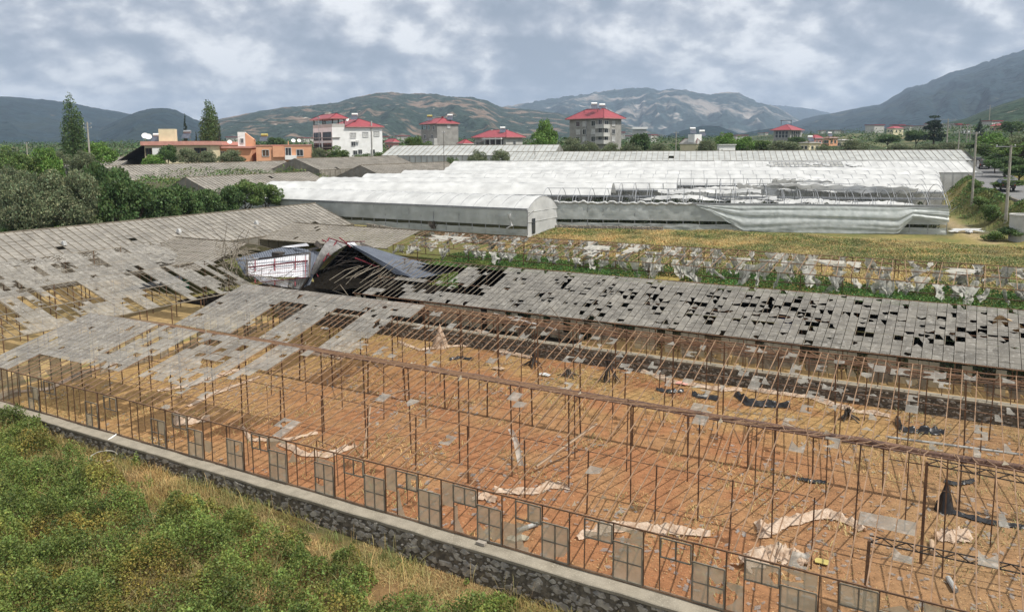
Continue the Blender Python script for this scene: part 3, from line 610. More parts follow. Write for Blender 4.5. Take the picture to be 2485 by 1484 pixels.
# ---- M: grey broken house
MM = thing('glasshouse', 'long grey glasshouse roof full of jagged dark holes, one terrace above the rusty frames', 'greenhouse', W(-18, 55, 1))
FM, RM, BM = (48.95, 2.8), (55.7, 4.82), (62.4, 2.8)
def cov_m(a, u, r):
    h = fbm(np.array([a*.45]), np.array([u*3.]), 3, 77)[0]; right = (a+38)/44
    if a < -36.5: return 0 if (u > .5 or h < .5) else 1
    if a < -31: return (1 if h > .42 or u < .25 else 0) if r.random() < .9 else .5
    th = .20+.17*right; x = r.random()
    band = .26 if (.22 < u < .72) else .05
    p = (.07+band*(.55+right)*1.15) + (.25 if h < .28 else 0)
    if x < p: return 0 if r.random() < .12 else .5
    return 1
pan = Many('glass_pane', M['glass'], MM)
glaze(MM, W, -43.2, 14, .5335, FM, RM, 12, cov_m, 61, None, many=pan); glaze(MM, W, -38, 14, .5335, BM, RM, 8, lambda a, u, r: 1 if r.random() < .82 else 0, 62, None, many=pan)
pan.done()
raf = Many('rafter', M['rafterg'], MM); rafters(MM, W, -43.7, 14, .5335, [(FM, RM)], 63, None, .0, .035, .02, many=raf); rafters(MM, W, -38, 14, .5335, [(BM, RM)], 64, None, .1, .035, .02, many=raf); raf.done()
for c, z in ((48.95, 2.78), (55.7, 4.84), (62.4, 2.78), (52.3, 3.7)): run(W, -43.7, 14, c, z, .035, seed=int(c), wob=.03).build('purlin', M['rust'], MM)
ps = Many('post', M['rust'], MM)
for i in range(21): s = -43.4+2.9*i; ps.add(MB().bar(W(s, 55.7, 1), W(s, 55.7, 4.8), .06)); ps.add(MB().bar(W(s, 52.3, 1), W(s, 52.3, 3.7), .05)); ps.add(MB().bar(W(s, 48.95, 1), W(s, 48.95, 2.8), .06)); ps.add(MB().bar(W(s, 62.4, 1), W(s, 62.4, 2.8), .06))
ps.done()
side = Many('side_pane', M['glassc'], MM)
for i in range(107):
    a = -43.3+.5335*i
    if r.random() < .6: side.add(MB().poly([W(a+.5*x, 48.93, 1.25+1.45*y) for x, y in shape_poly(r, int(r.random() < .35))]))
side.done()
holedark = MB(); nn_ = np.linspace(-42, 14, 130); holedark.grid(np.array([[W(a, 55.4+(62.2-55.4)*v, 4.55-1.7*v-.18*abs(math.sin(a*1.1))*math.sin(math.pi*v)) for v in np.linspace(0, 1, 6)] for a in nn_])); holedark.build('shade_backing', M['shadeblk'], MM)  # added dark sheet under the rear slope so the roof holes look shaded
holedark = MB(); holedark.grid(np.array([[W(a, 62.2, 2.85-1.8*v) for v in np.linspace(0, 1, 3)] for a in nn_[::4]])); holedark.build('rear_shade_backing', M['shadeblk'], MM)  # added dark sheet closing the rear side, darkening the holes too
# ---- T: house with torn film
TG = thing('torn_greenhouse', 'rusty greenhouse frame hung with torn white plastic shreds beside the dry grass field', 'greenhouse', W(-20, 76, 2))
FT, RT_, BT = (69.8, 3.8), (76, 4.68), (82, 3.4)
raf = Many('rafter', M['rafter'], TG); rafters(TG, W, -56, 16, 1.07, [(FT, RT_), (BT, RT_)], 71, None, .03, .05, .3, many=raf)
for i in range(46):
    a = -55+1.45*i; raf.add(MB().bar(W(a, 82, 3.4), W(a+1.4, 82, 2.1), .045)) if r.random() < .5 else None
raf.done()
for c, z in ((69.8, 3.8), (76, 4.68), (82, 3.4), (72.8, 4.2), (79, 3.95), (69.8, 3.0)): run(W, -56, 16, c, z, .04, seed=int(c*3), wob=.06).build('purlin', M['rust'], TG)
ps = Many('post', M['rust'], TG)
for i in range(22):
    for c, z in ((69.8, 3.8), (76, 4.68), (82, 3.4)): s = -56+3.4*i; ps.add(MB().bar(W(s, c, 1.9), W(s+r.normal(0, .05), c, z), .07))
ps.done()
def shred(p0, du, dv, n=9, m=6, seed=0, rough=.10):
    r = np.random.default_rng(seed); wv = r.uniform(2, 6); ph = r.uniform(0, 6); cut = r.uniform(.35, 1); P = np.zeros((n, m, 3)); tear = r.uniform(.25, 1, m); sway = r.normal(0, .3)
    for i in range(n):
        for j in range(m):
            u = i/(n-1); v = j/(m-1); nar = 1-(.55*u*r.uniform(.6, 1)); P[i, j] = p0+du*(v-.5)*(nar*(.45+.55*abs(math.cos(u*wv+ph)))*(1-(1-cut)*u))+dv*u*(.35+.65*tear[j])+V*(.14*math.sin(v*14+ph+u*4)+r.normal(0, rough)*u)+U*(sway*1.6*u*u+r.normal(0, rough)*u)
    return MB().grid(P)
sh = Many('torn_film', M['shred'], TG); r = np.random.default_rng(81)
for i in range(270):
    a = r.uniform(-56, 11); row = r.integers(0, 4); c, z = ((69.8, 3.8), (71.5, 4.05), (76, 4.68), (73.5, 4.35))[row]
    ln = r.uniform(.6, 1.75)*(1.25 if a > -28 else .8); sh.add(shred(W(a, c, z), U*r.uniform(.4, 1.5), np.array([0, 0, -ln])+V*r.normal(-.3, .5), seed=900+i))
for i in range(9): a = r.uniform(-55, 10); sh.add(shred(W(a, 74.5, 4.5), U*r.uniform(1.5, 4), V*-r.uniform(1, 4)+np.array([0, 0, -.6]), seed=1300+i, rough=.2))
sh.done(True)
TL = thing('glasshouse', 'intact grey ribbed glasshouse roof behind the wrecked shed, left of the torn plastic', 'greenhouse', W(-66, 75, 1.5))
def full_house(root, f, a0, a1, p, q, b, floor, m, rm, step=.5335, rows=9, ends=(True, True), walls=True, rw=.045, miss=.004, seed=5, lean=0):
    r = np.random.default_rng(seed); g = MB(); n = int((a1-a0)/step)
    for (s0, s1) in ((p, q), (b, q)):
        if s0 is None: continue
        for i in range(n):
            for j in range(rows):
                if r.random() < miss: continue
                u0, u1 = j/rows, (j+1)/rows; t1, t2 = r.normal(0, .008), r.normal(0, .008)
                g.poly([slope_pt(f, a0+(i+x)*step, u0+(u1-u0)*y, s0, s1)+np.array([0, 0, t1*x+t2*y+.02*(1-y)]) for x, y in ((.02, 0), (.98, 0), (.98, 1.03), (.02, 1.03))])
    tag(g.build('glass_roof', m, root))
    rb = Many('glazing_bar', rm, root, 95)
    for i in range(n+1):
        for (s0, s1) in ((p, q), (b, q)):
            rb.add(MB().bar(slope_pt(f, a0+i*step, 0, s0, s1)+np.array([0, 0, .04]), slope_pt(f, a0+i*step, 1, s0, s1)+np.array([0, 0, .04]), rw))
    rb.done()
    run(f, a0, a1, q[0], q[1]+.05, .05, seed=seed, bar=True, wob=.02).build('ridge', rm, root)
    for c in (p, b):
        run(f, a0, a1, c[0], c[1], .05, seed=seed+1, bar=True, wob=.02).build('eave', rm, root)
        if not walls: continue
        w_ = MB(); w_.poly([f(a0, c[0], floor), f(a1, c[0], floor), f(a1, c[0], c[1]-.05), f(a0, c[0], c[1]-.05)]); w_.build('side_wall', m, root)
        pp = Many('side_post', rm, root, 60); k = int((a1-a0)/1.6)
        for i in range(k+1): pp.add(MB()).bar(f(a0+(a1-a0)*i/k, c[0]-.05*np.sign(q[0]-c[0]), floor), f(a0+(a1-a0)*i/k, c[0]-.05*np.sign(q[0]-c[0]), c[1]), .06)
        pp.done()
    for k, a in enumerate((a0, a1)):
        if ends[k]:
            w_ = MB(); w_.poly([f(a, p[0], floor), f(a, b[0], floor), f(a, b[0], b[1]-.05), f(a, q[0], q[1]-.05), f(a, p[0], p[1]-.05)]); w_.build('end_wall', m, root)
            pp = Many('end_post', rm, root); sg = (-.05, .05)[k]
            for i in range(9):
                c = p[0]+(b[0]-p[0])*i/8; tz = p[1]+(q[1]-p[1])*min(1, (c-p[0])/(q[0]-p[0])) if abs(c-p[0]) < abs(q[0]-p[0]) else b[1]+(q[1]-b[1])*(b[0]-c)/(b[0]-q[0]); pp.add(MB()).bar(f(a+sg, c, floor), f(a+sg, c, tz), .06)
            pp.done()
full_house(TL, W, -77.5, -56.3, (69.3, 3.3), (76, 4.72), (82.4, 3.3), 1.6, M['glassg'], M['rafterg'], rows=8, seed=90, walls=False, ends=(True, False))
ML = thing('glasshouse', 'short intact glasshouse roof with dark ridge, left of the fallen blue-grey sheets', 'greenhouse', W(-71, 57, .5))
full_house(ML, W, -77.2, -65.3, (50.9, 2.75), (57.3, 4.8), (63.6, 2.8), .5, M['glassg'], M['rafterg'], rows=9, seed=91, ends=(True, False), walls=False)
# ---- L block, ridges run away from the camera (frame: along = t, across = s)
def WV(a, c, z): return W(c, a, z)
L1 = thing('glasshouse', 'largest intact brown-grey glasshouse roof running from the left edge to the white tunnels', 'greenhouse', W(-84, 62, 1.9))
full_house(L1, WV, 30, 87, (-77, 3.6), (-84.3, 6.4), (-91, 3.6), 1.8, M['glassg'], M['rafterg'], rows=11, seed=92, step=.9, rw=.055)
L1w = MB()
for (px_, py_) in ((434, 545), (622, 525), (155, 575)):
    p = GZ(px_, py_+16, 5.1); L1w.box(p, .5, .35, .3, U, V).box(p+np.array([0, 0, .22]), .3, .3, .14, U, V)
L1w.build('roof_vent_cap', M['frame'], L1)
def broken_v(label, a0, a1, pA, rdg, pB, floor, cov, seed, base):
    root = thing('glasshouse', label, 'greenhouse', base)
    pan = Many('glass_pane', M['glass'], root); glaze(root, WV, a0, a1, .60, pA, rdg, 11, cov, seed, None, many=pan); glaze(root, WV, a0, a1, .60, pB, rdg, 10, lambda a, u, r: 1 if r.random() < .35 else 0, seed+1, None, many=pan); pan.done()
    raf = Many('rafter', M['rafterg'], root); rafters(root, WV, a0, a1, .60, [(pA, rdg)], seed+2, None, .02, .042, .03, many=raf); rafters(root, WV, a0, a1, .60, [(pB, rdg)], seed+3, None, .05, .042, .03, many=raf); raf.done()
    for c in (pA, rdg, pB, ((pA[0]+rdg[0])/2, (pA[1]+rdg[1])/2)): run(WV, a0, a1, c[0], c[1]-.02, .045, seed=seed+4, wob=.05).build('purlin', M['rafterg'], root)
    ps = Many('post', M['rust'], root); n = int((a1-a0)/2.9)
    for i in range(n+1):
        a = a0+2.9*i
        for c in (pA, rdg, pB, ((pA[0]+rdg[0])/2, (pA[1]+rdg[1])/2)): ps.add(MB().bar(WV(a, c[0], floor), WV(a, c[0], c[1]), .06))
    ps.done(); return root
def cov_lm(a, u, r):
    h = .55*fbm(np.array([a*.16]), np.array([u*1.8]), 3, 5)[0]+.45*vnoise(np.array([a*1.25]), np.array([u*1.3]), 6)[0]; return (1 if r.random() < .95 else .5) if h > .40 else (.5 if r.random() < .12 else 0)
def cov_l2(a, u, r):
    h = .4*fbm(np.array([a*.22]), np.array([u*2.2+4]), 3, 15)[0]+.6*vnoise(np.array([a*1.35]), np.array([u*1.5]), 16)[0]; x = r.random()
    on = h > .45+.10*(a > 40); return (1 if x < .93 else .5) if on else (.5 if x < .08 else 0)
broken_v('half-stripped glasshouse bay between the long intact brown roof and the last broken bay, left side', 26, 54, (-69.3, 2.7), (-75.2, 4.7), (-78.5, 3.5), .3, cov_lm, 200, W(-75, 40, .3))
broken_v('broken glasshouse bay at the left edge with many missing panes over yellow ground', 18, 50.5, (-56.6, 1.95), (-63.2, 4.05), (-69.2, 2.6), 0, cov_l2, 210, W(-63, 35, 0))
# ------------------------------------------------------------------ further glasshouses behind the trees on the left
def vhouse(label, pa, pb, zr, half, drop, seed, floor, m='glassg'):
    a = GZ(*pa, zr); b = GZ(*pb, zr); s = (a@U+b@U)/2; t0, t1 = sorted((a@V, b@V)); root = thing('glasshouse', label, 'greenhouse', W(s, (t0+t1)/2, floor))
    full_house(root, WV, t0, t1, (s+half, zr-drop), (s, zr), (s-half, zr-drop), floor, M[m], M['rafterg'], rows=6, seed=seed, step=.8, rw=.06); return root
vhouse('long grey glasshouse roof below the orange house and the olive trees', (268, 403), (675, 390), 11.5, 7.2, 2.6, 301, 7.4)
vhouse('grey glasshouse roof just below the white three-storey house', (728, 385), (950, 378.5), 12.2, 7.2, 2.4, 302, 7.5)
vhouse('grey glasshouse end with a dark gable, left of the white tunnel ends', (844, 401), (1114, 393), 11, 6.5, 2.4, 303, 6.0)
vhouse('low grey glasshouse roof showing above the walnut hedge', (410, 430), (790, 417.5), 9.8, 6.5, 2.4, 304, 5.6)
vhouse('small grey glasshouse roof under the cream house at the left', (154, 384), (342, 379), 12.5, 9, 3, 305, 8)
# ------------------------------------------------------------------ white film tunnels
def zfield(q): return 3.3+.037*(q-Q0)
aL = GZ(1313, 553, 3.3)@P1; aR = GZ(2300, 570, 3.3)@P1
def arch(f, a, q0, q1, ze, zr, k=10, u0=0., u1=1.):
    return [f(a, q0+(q1-q0)*u, ze+(zr-ze)*math.sin(math.pi*u)**.8) for u in np.linspace(u0, u1, k)]
def tunnel(label, f, a0, a1, q0, q1, zf, he=3.45, hr=5.35, roofs=((0., 1.),), ends=(True, True), hoop=True, seed=0, front=True, sidemat='filmside', loc=None, backside=True):
    r = np.random.default_rng(seed); root = thing('film_tunnel', label, 'greenhouse', f((a0+a1)/2, (q0+q1)/2, zf)); ze, zr = zf+he, zf+hr
    for (x0, x1) in roofs:
        A0, A1 = a0+(a1-a0)*x0, a0+(a1-a0)*x1; k = max(3, int((A1-A0)/.7)); P = np.array([arch(f, A0+(A1-A0)*i/k, q0-.05, q1+.05, ze, zr, 11) for i in range(k+1)])
        P[..., 2] += (fbm(np.arange(k+1)[:, None]*.35+seed, np.arange(11)[None]*.4, 3, seed)-.5)*.07-.075*(np.arange(k+1)[:, None] % 3 != 0)
        MB().grid(P).build('roof_film', M['film'], root, True)
    hp = Many('hoop', M['metal'], root); k = int((a1-a0)/2.1)
    for i in range(k+1):
        a = a0+(a1-a0)*i/k; hp.add(MB().tube(arch(f, a, q0, q1, ze-.06, zr-.06, 10), .04, 6)); 
        if hoop:
            hp.add(MB().tube(arch(f, a+.35, q0, q0+(q1-q0)*.5, ze-.3, ze+.9, 7), .03, 5))
    hp.done()
    pp = Many('post', M['metal'], root)
    for i in range(k+1): a = a0+(a1-a0)*i/k; pp.add(MB().bar(f(a, q0, zf), f(a, q0, ze), .09)); pp.add(MB().bar(f(a, q0+.03, ze-.9), f(a+1.0, q0+.03, ze), .04))
    pp.done()
    run(f, a0, a1, q0-.02, ze+.08, .13, seed=seed, bar=True, wob=.01).build('gutter', M['metal'], root); run(f, a0, a1, (q0+q1)/2, zr-.09, .035, seed=seed, bar=True, wob=.01).build('ridge_pipe', M['metal'], root); run(f, a0, a1, q0+.1, zf+2.5, .02, seed=seed, bar=True, wob=.01).build('tie_wire', M['metal'], root)
    def wall(q, lo, hi, nm, m, aa=a0, ab=a1, off=0.):
        k = int((ab-aa)/.6)+2; z = np.linspace(lo, hi, 7); P = np.zeros((k, 7, 3))
        for i in range(k):
            for j in range(7): P[i, j] = f(aa+(ab-aa)*i/(k-1), q+off+.07*math.sin(i*1.9+j*.6+seed)*math.sin(math.pi*j/6)+.05*r.normal()*math.sin(math.pi*j/6), z[j]+(.0 if j < 6 else .03*math.sin(i*.8)))
        MB().grid(P).build(nm, M[m], root, True)
    if front: wall(q0-.08, zf+1.2, ze, 'side_film', sidemat); wall(q0-.05, zf-.1, zf+.78, 'skirt_film', sidemat)
    if backside: wall(q1-.1, zf, ze, 'side_film', sidemat)
    for k_, a in enumerate((a0, a1)):
        if ends[k_]:
            top = arch(f, a, q0, q1, ze, zr, 9); n = 9; P = np.zeros((6, 9, 3))
            for j in range(9):
                b_ = f(a, q0+(q1-q0)*j/8, zf-.3)
                for i in range(6): P[i, j] = b_+(top[j]-b_)*i/5+(f(1, 0, 0)-f(0, 0, 0))*(.06*r.normal() if 0 < i < 5 else 0)
            MB().grid(P).build('end_film', M['film'], root, True)
            for zz in (1.7, 3.0): MB().tube([f(a+(.05, .05)[k_]*(1 if k_ else -1), q0, zf+zz), f(a+.05*(1 if k_ else -1), q1, zf+zz)], .03, 6).build('end_rail', M['frame'], root)
    return root
c0 = GZ(1280, 571, 3.2)
L0 = tunnel('white arched tunnel at the centre with bright end wall and dark slit along its side', W, c0@U-62, c0@U, c0@V, c0@V+8.6, 3.2, seed=1, hoop=False, he=3.3, hr=4.95)
MB().tube([W(c0@U-2.6, c0@V-.15, 5.9), W(c0@U-2.2, c0@V-.2, 4.4), W(c0@U-3.0, c0@V-.2, 4.0)], [.25, .18, .1], 6).build('rolled_film', M['film'], L0)
MB().box(W(c0@U+.08, c0@V+1.6, 4.3), .05, .8, 2.0, U, V).build('door_opening', M['win'], L0)
def lend(px, py, q, z): return GZ(px, py, z)@P1
labs = ['uncovered tunnel of bare hoops with a sagging drape along its front', 'white tunnel directly behind the bare hoops, its right half half-stripped', 'third white tunnel from the front, film slipped at its right end', 'fourth white tunnel from the front', 'fifth white tunnel from the front', 'sixth white tunnel, last before the big white gabled greenhouse']
roofs = [(), ((0, .56), ), ((0, .62), (.80, 1)), ((0, 1),), ((0, 1),), ((0, 1),)]
lefts = [None, 725, 803, 880, 950, 1040]; TUN = []
def xa_end(px, q, z):
    lo, hi = 20., 90.
    for _ in range(40):
        m = (lo+hi)/2; x = proj(A_(m, q, z))[0]
        if x < px: lo = m
        else: hi = m
    return lo
for i in range(6):
    q = Q0+9*i; zf = zfield(q+2)
    if i == 0: a0 = aL
    else: a0 = GZ(lefts[i], 440-i*6, zf+5.3)@P1
    TUN.append(tunnel(labs[i], A_, a0, GZ((2300, 2294, 2290, 2288, 2284, 2282)[i], 500, zf+3.4-(.0 if i else 0))@P1 if False else xa_end((2300, 2294, 2290, 2288, 2284, 2282)[i], q, zf+3), q, q+8.9, zf, roofs=roofs[i], ends=(i > 0, i > 2), seed=10+i, sidemat='filmside' if i == 0 else 'film', front=(i == 0), backside=(i in (2, 5)), hoop=i < 3))
r = np.random.default_rng(55)
# front gutter film roll with peaks, end film of the bare bay, drape
k = 150; pts = [A_(aL+(aR-aL)*.40*j/k, Q0-.1, zfield(Q0)+3.5+abs(.28*math.sin(j*.33)*math.sin(j*.111))+r.normal(0, .03)) for j in range(k)]
MB().tube(pts, [.13+.06*abs(math.sin(j*.7)) for j in range(k)], 6).build('rolled_film', M['film'], TUN[0], True)
for (x0, x1, qq, zz, rr_) in ((.22, .62, 9, 3.75, .16), (.50, 1., 9.3, 3.3, .22), (.62, 1., 6.5, 3.55, .18), (.30, .58, 10.2, 4.6, .16), (.60, .98, 13.5, 5.1, .2), (.35, .8, 18, 4.2, .15)):
    k = 60; pts = [A_(aL+(aR-aL)*(x0+(x1-x0)*j/k), Q0+qq+.5*math.sin(j*.13+x0*9), zfield(Q0+qq)+zz+.18*math.sin(j*.21+x1*5)+r.normal(0, .03)-(.6*(j/k)**3 if zz < 3.6 else 0)) for j in range(k+1)]
    tg = MB(); P = np.array([[p+P2*(c*.9*rr_*3.2)+np.array([0, 0, -abs(c)*.5+r.normal(0, .04)]) for c in (-1, -.4, 0, .4, 1)] for p in pts]); tg.grid(P); tg.build('slipped_film', M['film'], TUN[1] if qq > 8 else TUN[0], True)
for (x0, x1, q_, zz, dz) in ((.60, .99, 11, 5.4, -.5), (.63, .80, 20, 5.3, -.2), (.52, .66, 11.5, 5.4, -1.2)):
    n = 50; P = np.zeros((n, 9, 3))
    for i in range(n):
        for j in range(9):
            v = j/8; P[i, j] = A_(aL+(aR-aL)*(x0+(x1-x0)*i/(n-1)), Q0+q_+3.4*v*(.5+.5*math.sin(i*.12+1)), zfield(Q0+q_)+zz+dz*i/n-.9*v*v+.12*math.sin(i*.9+j)+r.normal(0, .03))
    MB().grid(P).build('slipped_film', M['film'], TUN[1] if q_ < 18 else TUN[2], True)
n, m_ = 130, 22; P = np.zeros((n, m_, 3)); pl, pr = GZ(1690, 500, 6.8)@P1, aR
for i in range(n):
    u = i/(n-1); a = pl+(pr-pl)*u
    zb = np.interp(u, [0, .05, .13, .20, .3, .6, .78, .81, .86, 1], [6.6, 6.1, 4.6, 3.5, 3.35, 3.35, 3.4, 3.5, 5.4, 4.9]); zt = 6.75-.05*math.sin(u*9)
    for j in range(m_):
        v = j/(m_-1); f_ = math.sin(v*17+9*(1-u)*v+u*3)+.5*math.sin(v*31+u*6); sagp = v**.8*(1+.35*math.sin(math.pi*u)); f_ = 2.2*(float(fbm(np.array([sagp*9+u*.8]), np.array([u*1.6+3]), 3, 5)[0])-.5)*2; P[i, j] = A_(a, Q0-.2-.55*math.sin(math.pi*v*.5)*min(1, u*5, (1-u)*6)-.11*f_-.02*math.sin(i*1.3+v*5)+.04*(r.random()-.5), zt+(zb-zt)*v-.03*f_)
MB().grid(P).build('film_drape', M['filmdr'], TUN[0], True)
def gablefilm(label, a0, a1, q0, q1, zf, he, hr, m, rib, ribm, rows, step, seed):
    root = thing('gabled_greenhouse', label, 'greenhouse', A_((a0+a1)/2, (q0+q1)/2, zf)); full_house(root, A_, a0, a1, (q0, zf+he), ((q0+q1)/2, zf+hr), (q1, zf+he), zf-.5, M[m], M[ribm], step=step, rows=rows, rw=rib, seed=seed); return root
qb = Q0+54
zb_ = zfield(qb)
a0 = GZ(1118, 390, 11.3)@P1; a1 = GZ(2336, 388, 11.3)@P1
BW = gablefilm('big white gabled greenhouse behind the tunnels with a torn framed opening in its roof', a0, a1, qb, qb+15, zb_, 3.9, 6.0, 'film', .07, 'frame', 1, 1.35, 400)
hole = Many('torn_opening', M['metal'], BW)
def bwp(x, u): c = GZ(x, 400, 10.6)@P1; return A_(c, qb+7.5*u, zb_+3.9+2.1*u+.12)
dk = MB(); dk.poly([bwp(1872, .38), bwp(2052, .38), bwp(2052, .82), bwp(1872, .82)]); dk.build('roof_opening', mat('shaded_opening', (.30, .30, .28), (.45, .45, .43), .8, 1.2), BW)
for i in range(19): hole.add(MB().bar(bwp(1872+10*i, .38)+[0, 0, .04], bwp(1872+10*i, .82)+[0, 0, .04], .07))
for u_ in (.38, .6, .82): hole.add(MB().bar(bwp(1872, u_)+[0, 0, .06], bwp(2052, u_)+[0, 0, .06], .08))
hole.done()
for i in range(5): shred(bwp(2062+r.uniform(0, 30), .7), P1*2.5, -P2*3-np.array([0, 0, .6]), 6, 5, 2000+i, .22).build('torn_film', M['film'], BW)
for i in range(7): shred(bwp(1880+i*22, .6+.2*r.random()), P1*r.uniform(1, 4), -P2*2.0-np.array([0, 0, .45]), 6, 5, 2020+i, .15).build('torn_film', M['film'], BW)
a0 = GZ(1242, 369, 13)@P1; a1 = GZ(2300, 364, 13)@P1
gablefilm('whitish glass greenhouse with close dark bars behind the big white one', a0, a1, Q0+74, Q0+89, 8.6, 2.4, 4.55, 'glassw', .07, 'rafterg', 4, 1.25, 401)
a0 = GY(945, 352, 215)@P1; a1 = GY(1355, 352, 205)@P1
gablefilm('pale glass greenhouse in front of the low red-roofed house', a0, a1, Q0+88, Q0+106, 9.6, 2.6, 5.2, 'glassw', .08, 'rafterg', 3, 1.5, 402)
# dry stone footing walls
def drystone(label, p, q, h, seed):
    r = np.random.default_rng(seed); root = MB(); l = np.linalg.norm(np.array(q)-p); n = int(l/.16)
    for i in range(n):
        for k in range(int(h/.13)+1):
            c = p+(q-p)*(i+r.uniform(-.3, .3))/n; c = onground(c, .07+k*.13+r.normal(0, .02)); e_ = r.uniform(.10, .22, 3); mb = MB(); mb.box(c, e_[0]*1.3, e_[1]*1.3, e_[2]*.75)
            v = np.array(mb.v)-c; a = r.uniform(0, 3); rot = np.array([[math.cos(a), -math.sin(a), 0], [math.sin(a), math.cos(a), 0], [0, 0, 1]]); mb.v = [tuple(x) for x in (v*r.uniform(.7, 1.15, (8, 1)))@rot.T+c]; root.add(mb)
    solo(root, 'dry_stone_wall', M['drystone'], label, 'wall')
drystone('low pale dry stone wall below the side of the central white tunnel', W(c0@U-26, c0@V-1.1, 0), W(c0@U+.6, c0@V-1.1, 0), .5, 1)
drystone('low pale dry stone wall right of the central white tunnel, under the grey film wall', A_(aL-1, Q0-1.1, 0), A_(aL+17, Q0-1.1, 0), .4, 2)
# ------------------------------------------------------------------ leaves
def leafquads(cen, size, r, up=.3):
    n = len(cen); a = r.normal(size=(n, 3)); a[:, 2] += up; a /= np.linalg.norm(a, axis=1)[:, None]; b = np.cross(a, r.normal(size=(n, 3))); b /= np.linalg.norm(b, axis=1)[:, None]+1e-9; c = np.cross(a, b)
    s = (size*r.uniform(.6, 1.4, n))[:, None]; s2 = s*r.uniform(.4, .8, n)[:, None]
    return np.stack([cen-b*s, cen-c*s2, cen+b*s, cen+c*s2], 1).reshape(-1, 3)
def leafcols(n, r, groups=None, lo=.6, hi=1.45):
    c = r.uniform(lo, hi, n)[:, None]*np.ones((1, 3)); c[:, 0] *= r.uniform(.85, 1.25, n); return c
PROTO = {}
def crown_mesh(kind, var):
    key = (kind, var)
    if key in PROTO: return PROTO[key]
    r = np.random.default_rng(hash(kind+'x') % 1 + sum(map(ord, kind))*7+var); cs = []
    if kind in ('poplar',):
        nl = 40; hh = r.uniform(.10, .98, nl); rad = .15*np.sin(np.pi*np.clip(hh, 0, 1)**.75)**.6+.015
        for h, rd in zip(hh, rad): an = r.uniform(0, 6.28); cs.append((rd*.55*math.cos(an), rd*.55*math.sin(an)+0*h, h, rd*.62, rd*1.2+.02))
        nleaf, sz = 8500, .0115
    elif kind == 'conifer':
        nl = 60; hh = np.linspace(.12, .99, nl)
        for h in hh: an = r.uniform(0, 6.28); rd = (1-h)*.26+.012; cs.append((rd*.6*math.cos(an), rd*.6*math.sin(an), h, rd*.5+.01, .022))
        nleaf, sz = 5500, .014
    elif kind == 'shrubby':
        for _ in range(16): an = r.uniform(0, 6.28); q = r.uniform(0, .42); cs.append((q*math.cos(an), q*math.sin(an), r.uniform(.15, .7), r.uniform(.14, .26), r.uniform(.12, .24)))
        nleaf, sz = 3600, .030
    elif kind == 'pine':
        for _ in range(26): h = r.uniform(.3, .97); an = r.uniform(0, 6.28); q = r.uniform(.05, .38)*(1.15-h); cs.append((q*math.cos(an), q*math.sin(an), h, r.uniform(.08, .15), r.uniform(.03, .06)))
        nleaf, sz = 6000, .017
    else:
        nl = {'olive': 34, 'dark': 42, 'mid': 30, 'bright': 36}.get(kind, 30)
        for _ in range(nl):
            an = r.uniform(0, 6.28); ph = math.acos(r.uniform(-.35, 1)); q = r.uniform(.55, .9)**.6; x, y, z = math.sin(ph)*math.cos(an), math.sin(ph)*math.sin(an), math.cos(ph)
            sc = r.uniform(.8, 1.15); cs.append((.34*q*x*sc, .34*q*y*sc, .56+.33*q*z*sc, r.uniform(.09, .18), r.uniform(.07, .14)))
        nleaf, sz = 7500, .021 if kind != 'olive' else .017
    cs = np.array(cs); wts = cs[:, 3]**2*cs[:, 4]; wts /= wts.sum(); ci = r.choice(len(cs), nleaf, p=wts); d = r.normal(size=(nleaf, 3)); d /= np.linalg.norm(d, axis=1)[:, None]; d *= (r.uniform(.35, 1.12, nleaf)**.45)[:, None]
    cen = cs[ci, :3]+d*np.stack([cs[ci, 3], cs[ci, 3], cs[ci, 4]], 1); tone = r.uniform(.75, 1.3, len(cs))[ci]; cols = leafcols(nleaf, r)*tone[:, None]
    sz = sz*(1 if kind != 'dark' else 1.1)
    o = fastmesh('crown', leafquads(cen, np.full(nleaf, sz), r), 4, LM[{'shrubby': 'mid', 'pine': 'conifer', 'conifer': 'conifer'}.get(kind, kind)], cols=cols); me = o.data; bpy.data.objects.remove(o); PROTO[key] = me; 
    tb = MB(); h = {'poplar': .9, 'conifer': .95, 'pine': .9, 'shrubby': .45}.get(kind, .55); bend = r.normal(0, .02, 2)
    tb.tube([(0, 0, -.03), (bend[0]*.4, bend[1]*.4, h*.3), (bend[0], bend[1], h*.65), (0, 0, h)], [.032, .024, .017, .006] if kind not in ('poplar', 'shrubby') else [.016, .012, .009, .003], 7)
    if kind not in ('poplar', 'conifer'):
        for k in range(7):
            q = cs[r.integers(len(cs))]; z0 = r.uniform(.2, .5)*h/.55; tb.tube([(0, 0, z0), tuple(np.array([q[0]*.5, q[1]*.5, (z0+q[2])/2-.01])), (q[0]*.95, q[1]*.95, q[2])], [.014, .009, .003], 5)
    t = tb.build('trunk', M['trunk'], None, org=(0, 0, 0)); PROTO[('t', kind, var)] = t.data; bpy.data.objects.remove(t); return me
TREE_N = {'olive': ('olive_tree', 'tree'), 'dark': ('broadleaf_tree', 'tree'), 'mid': ('broadleaf_tree', 'tree'), 'bright': ('leafy_tree', 'tree'), 'poplar': ('poplar_tree', 'tree'), 'conifer': ('conifer_tree', 'tree'), 'pine': ('pine_tree', 'tree'), 'shrubby': ('bush', 'bush')}
